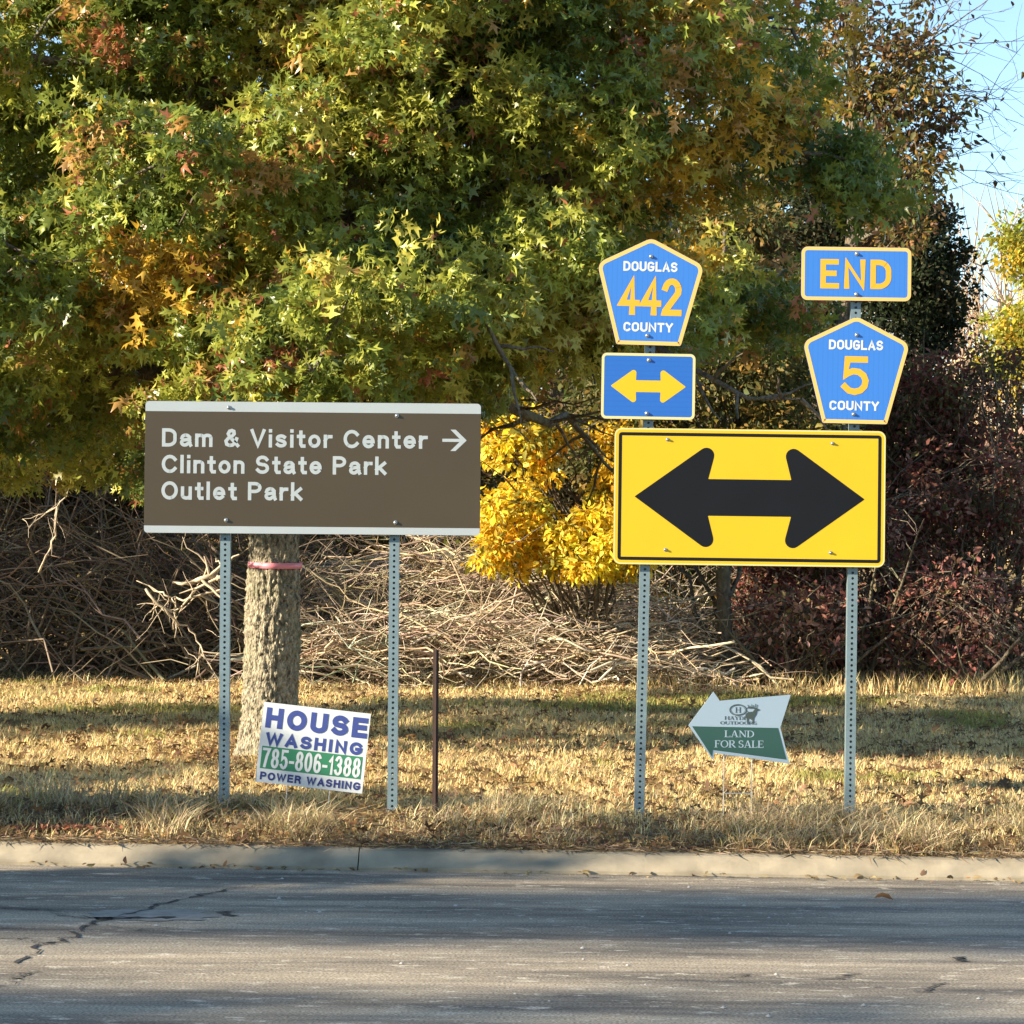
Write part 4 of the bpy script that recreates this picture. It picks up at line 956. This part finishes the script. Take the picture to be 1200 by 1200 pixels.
# ---- brown guide sign
sg, mw = sign_root("guide_sign", "wide brown park guide sign with white lettering on two perforated posts", "sign", 365.5, 626, SY - 0.035, roll=-0.2)
w, h = 393 * K, 154.5 * K
out = rounded(rect(-w / 2, 0, w / 2, h), .022)
slab("panel", out, 0, .004, M['brown'], sg)
def band(name, v0, v1, top):
    pl = rounded(rect(-w / 2 + .001, v0, w / 2 - .001, v1), [.0, .0, .022, .022] if top else [.022, .022, 0, 0])
    return face(name, pl, .0045, M['white'], sg)
band("edging", h - 12 * K, h - .001, True); band("edging", .001, 8.5 * K, False)
u = lambda px: (px - 365.5) * K
b1 = h - (524.5 - 471) * K; cap = 21.5 * K; ld = 31 * K
sw_ = 4.0 * K
for k, (ln, xe) in enumerate((("Dam & Visitor Center", 499.5), ("Clinton State Park", 452), ("Outlet Park", 354))):
    strokes("lettering", [(ln, u(189), u(xe), b1 - k * ld, b1 - k * ld + cap, sw_)], .0045, M['white'], sg, HV, .33)
ac = b1 + .5 * cap - .5 * K; t_ = 3.6 * K
a_l, a_r = u(517), u(545.5); hh_ = 12.5 * K
many("arrow", [([(a_l, ac - t_ / 2), (a_r - 4 * K, ac - t_ / 2), (a_r - 4 * K, ac + t_ / 2), (a_l, ac + t_ / 2)], .0045),
               ([(a_r, ac), (a_r - 13 * K, ac + hh_), (a_r - 19 * K, ac + hh_), (a_r - 6.5 * K, ac)], .0048), ([(a_r, ac), (a_r - 6.5 * K, ac), (a_r - 19 * K, ac - hh_), (a_r - 13 * K, ac - hh_)], .0048)], M['white'], sg)
for px, py in ((266.5, 478), (463.5, 486), (265, 610), (463, 611)): bolt(u(px), h - (py - 471) * K, .0055, sg)
post(263, 952, 265.5, 476, SY + .03, sg, mw); post(460, 959, 463.5, 478, SY + .03, sg, mw)

# ---- yellow double arrow sign
sg, mw = sign_root("double_arrow_sign", "big yellow rectangular warning sign with a black two-headed arrow, on two posts", "sign", 877.5, 663, SY - .035, roll=0.05)
w, h = 317.5 * K, 159.5 * K
out = rounded(rect(-w / 2, 0, w / 2, h), .042)
slab("panel", out, 0, .004, M['yellow'], sg)
ring("rim", inset(out, .001), inset(out, 1.9 * K), .0044, M['pale_edge'], sg)
ring("border", inset(out, 5.0 * K), inset(out, 8.8 * K), .0046, M['black'], sg)
cy = h / 2 - .002
pr = [(.645, 0), (.172, .341), (.233, .103), (-.233, .103), (-.172, .341), (-.645, 0), (-.172, -.341), (-.233, -.103), (.233, -.103), (.172, -.341)]
pr = [(a, b + cy) for a, b in pr]
face("arrow", rounded(pr, [.003, .044, .003, .003, .044, .003, .044, .003, .003, .044]), .0046, M['black'], sg)
for px, py in ((782, 516), (975, 518), (781, 645), (974, 646)): bolt((px - 879) * K, h - (py - 503) * K, .0045, sg, .0065)
post(748, 962, 762, 390, SY + .03, sg, mw); post(995, 960, 1003, 300, SY + .03, sg, mw)

# ---- county route markers
def pentagon(label, px, py_b, number, nb, roll):
    sg, mw = sign_root("route_marker", label, "sign", px, py_b, SY - .037, roll=roll, group="blue pentagon county route markers")
    W_, H_ = 125.5 * K, 126 * K
    out = rounded([(-.181, 0), (.181, 0), (W_ / 2, H_ - .15), (0, H_), (-W_ / 2, H_ - .15)], [.012, .012, .055, .065, .055], 8)
    slab("panel", out, 0, .004, M['blue'], sg)
    ring("border", inset(out, .0008), inset(out, 4.6 * K), .0045, M['edge_gold'], sg)
    strokes("county_name", [("DOUGLAS", -32 * K, 31.5 * K, H_ - 39.5 * K, H_ - 28 * K, 2.4 * K)], .0045, M['plastic'], sg, GL, .34)
    strokes("lettering", [("COUNTY", -30 * K, 28 * K, 15.5 * K, 26.5 * K, 2.4 * K)], .0045, M['plastic'], sg, GL, .34)
    strokes("numeral", [(number, nb[0] * K, nb[1] * K, nb[2] * K, nb[3] * K, 7.3 * K)], .0045, M['gold'], sg, GL, .30)
    bolt(0, H_ - 22 * K, .0045, sg); bolt(-2 * K, 11 * K, .0045, sg)
pentagon("blue pentagon county marker 442 topping the left post of the arrow sign", 760, 404.5, "442", (-36.5, 37, 35, 79), 0.9)
pentagon("blue pentagon county marker 5 under the END plate", 1001.5, 496.5, "5", (-16.5, 15.5, 33.5, 79), 0.6)

# ---- arrow plate under 442
sg, mw = sign_root("arrow_plate", "small blue plate with a yellow two-headed arrow, under the 442 marker", "sign", 759, 491.5, SY - .037, roll=0.3)
w, h = 110 * K, 77.5 * K; out = rounded(rect(-w / 2, 0, w / 2, h), .03)
slab("panel", out, 0, .004, M['deep_blue'], sg); ring("border", inset(out, .0008), inset(out, 3.2 * K), .0045, M['pale_edge'], sg)
pr = [(.211, 0), (.066, .107), (.069, .033), (-.069, .033), (-.066, .107), (-.211, 0), (-.066, -.107), (-.069, -.033), (.069, -.033), (.066, -.107)]
face("arrow", rounded([(a, b + h / 2) for a, b in pr], [.003, .016, .002, .002, .016, .003, .016, .002, .002, .016]), .0046, M['yellow'], sg)
bolt(0, h - 8 * K, .0045, sg); bolt(-1.5 * K, 7 * K, .0045, sg)
# ---- END plate
sg, mw = sign_root("end_plate", "small blue plate reading END in orange, topmost on the right post", "sign", 1003, 352.5, SY - .037, roll=0.1)
w, h = 129 * K, 63 * K; out = rounded(rect(-w / 2, 0, w / 2, h), .036)
slab("panel", out, 0, .004, M['blue'], sg); ring("border", inset(out, .0008), inset(out, 4.2 * K), .0045, M['edge_gold'], sg)
strokes("lettering", [("END", -42 * K, 41 * K, 14 * K, 48.5 * K, 6.3 * K)], .0045, M['gold'], sg, GL, .40)
bolt(0, h - 8 * K, .0045, sg); bolt(0, 7.5 * K, .0045, sg)

# ---- house washing yard sign
def wires(parent, us, v0, v1, bar=None, r=.003):
    for uu in us:
        V_, Q_, _ = tubes([np.array([W3(uu, v1, -.012), W3(uu, (v0 + v1) / 2, -.012), W3(uu, v0, -.012)])], [np.full(3, r)], 6)
        big_mesh("stake", V_, Q_, M['wire'], parent, smooth=True)
    for b in (bar or []):
        V_, Q_, _ = tubes([np.array([W3(us[0], b, -.012), W3((us[0] + us[1]) / 2, b, -.012), W3(us[1], b, -.012)])], [np.full(3, r)], 6)
        big_mesh("crossbar", V_, Q_, M['wire'], parent, smooth=True)
sg, mw = sign_root("yard_sign", "tilted white yard sign with blue lettering reading HOUSE WASHING, in front of the oak", "sign", 361.5, 923, 15.05, roll=5.6, yaw=-2)
w, h = 126.6 * K, 94 * K
slab("panel", rect(-w / 2, 0, w / 2, h), -.008, 0, M['plastic'], sg)
def uw(f): return -w / 2 + f * w
def vh(f): return h * (1 - f)
face("number_band", rect(uw(.03), vh(.825), uw(.97), vh(.545)), .0012, M['ink_green'], sg)
strokes("headline", [("HOUSE", uw(.035), uw(.985), vh(.315), vh(.06), .030)], .0015, M['ink_blue'], sg, HV, .44)
strokes("lettering", [("WASHING", uw(.055), uw(.955), vh(.53), vh(.37), .0185)], .0015, M['ink_blue'], sg, HV, .44)
strokes("phone_number", [("785-806-1388", uw(.04), uw(.96), vh(.81), vh(.565), .0150)], .0020, M['plastic'], sg, HV, .34)
strokes("caption", [("POWER WASHING", uw(.04), uw(.975), vh(.965), vh(.865), .0105)], .0015, M['ink_navy'], sg, HV, .40)
wires(sg, (-.12, .12), -.42, .3)

# ---- land for sale arrow sign
LY = 15.0
sg, mw = sign_root("land_sign", "white and green arrow shaped LAND FOR SALE sign on a thin wire stand", "sign", 866, 885, LY, roll=0.0, yaw=3)
k6 = 1 / 6.667 * K
def c6(pts): return [((a - 440) * k6, (567 - b) * k6) for a, b in pts]
sil = c6([(42, 338), (237, 608), (247, 552), (838, 630), (762, 348), (842, 92), (285, 145), (235, 75)])
slab("panel", sil, -.008, 0, M['pale_blue'], sg)
face("green_field", c6([(70, 345), (228, 580), (235, 528), (812, 598), (744, 352)]), .0012, M['dark_green'], sg)
for wd, a0, a1, b0, b1 in (("LAND", 325, 562, 427, 375), ("FOR", 248, 418, 508, 452), ("SALE", 434, 636, 508, 452)):
    serif("lettering", [(wd, (a0 - 440) * k6, (a1 - 440) * k6, (567 - b0) * k6, (567 - b1) * k6)], .0018, M['pale_blue'], sg)
ell = []
for rr, ww in ((1.0, 7), (.84, 3)):
    for k in range(28):
        a0, a1 = 2 * math.pi * k / 28, 2 * math.pi * (k + 1) / 28
        q = [(430 + (66 * rr + s_ * ww / 2) * math.cos(a), 215 + (42 * rr + s_ * ww / 2) * math.sin(a)) for a, s_ in ((a0, 1), (a0, -1), (a1, -1), (a1, 1))]
        ell.append((c6(q), .0012))
for rr, ww in ((1.0, 5),):
    for k in range(20):
        a0, a1 = 2 * math.pi * k / 20, 2 * math.pi * (k + 1) / 20
        q = [(530 + (38 * rr + s_ * ww / 2) * math.cos(a), 212 + (20 * rr + s_ * ww / 2) * math.sin(a)) for a, s_ in ((a0, 1), (a0, -1), (a1, -1), (a1, 1))]
        ell.append((c6(q), .0014))
elk = [[(487, 250), (505, 232), (545, 226), (562, 205), (585, 204), (602, 210), (598, 216), (580, 222), (572, 250), (556, 276), (552, 322), (543, 322), (541, 284), (530, 278), (512, 284), (510, 325), (502, 325), (498, 282), (488, 272)]]
ell += [(c6(q), .0016) for q in elk]
for a in range(6): ell.append((c6(seg((575 - a * 12, 205), (580 - a * 15, 172 - (a % 2) * 8 + a * 2), 5)), .0017))
ell.append((c6(seg((505, 196), (580, 204), 6)), .0018))
serif("emblem", [("H", *[(a - 440) * k6 for a in (408, 454)], (567 - 236) * k6, (567 - 194) * k6), ("HAYDEN", *[(a - 440) * k6 for a in (324, 545)], (567 - 292) * k6, (567 - 264) * k6), ("OUTDOORS", *[(a - 440) * k6 for a in (290, 578)], (567 - 328) * k6, (567 - 304) * k6)], .0013, M['ink_grey'], sg, ell)
wires(sg, (-.083, .075), -.46, .1, bar=(-.005, -.215))

# ---- thin rusty stake
V_, Fc = [], []
hgt = 198 * K + .2
prof = [(-.016, -.004), (-.004, -.004), (-.003, -.022), (.003, -.022), (.004, -.004), (.016, -.004), (.016, .004), (-.016, .004)]
for z in (0, hgt): V_ += [(a, b, z) for a, b in prof]
Fc = [(i, (i + 1) % 8, 8 + (i + 1) % 8, 8 + i) for i in range(8)] + [tuple(range(7, -1, -1)), tuple(range(8, 16))]
b_ = at(510, 960, SY); sk = mesh_obj("stake_post", V_, Fc, M['rust']); sk.location = (b_.x, b_.y, b_.z - .2); sk.rotation_euler = (0, R(-.4), 0)
tag(sk, "thin dark rusty steel stake right of the brown sign", "post")
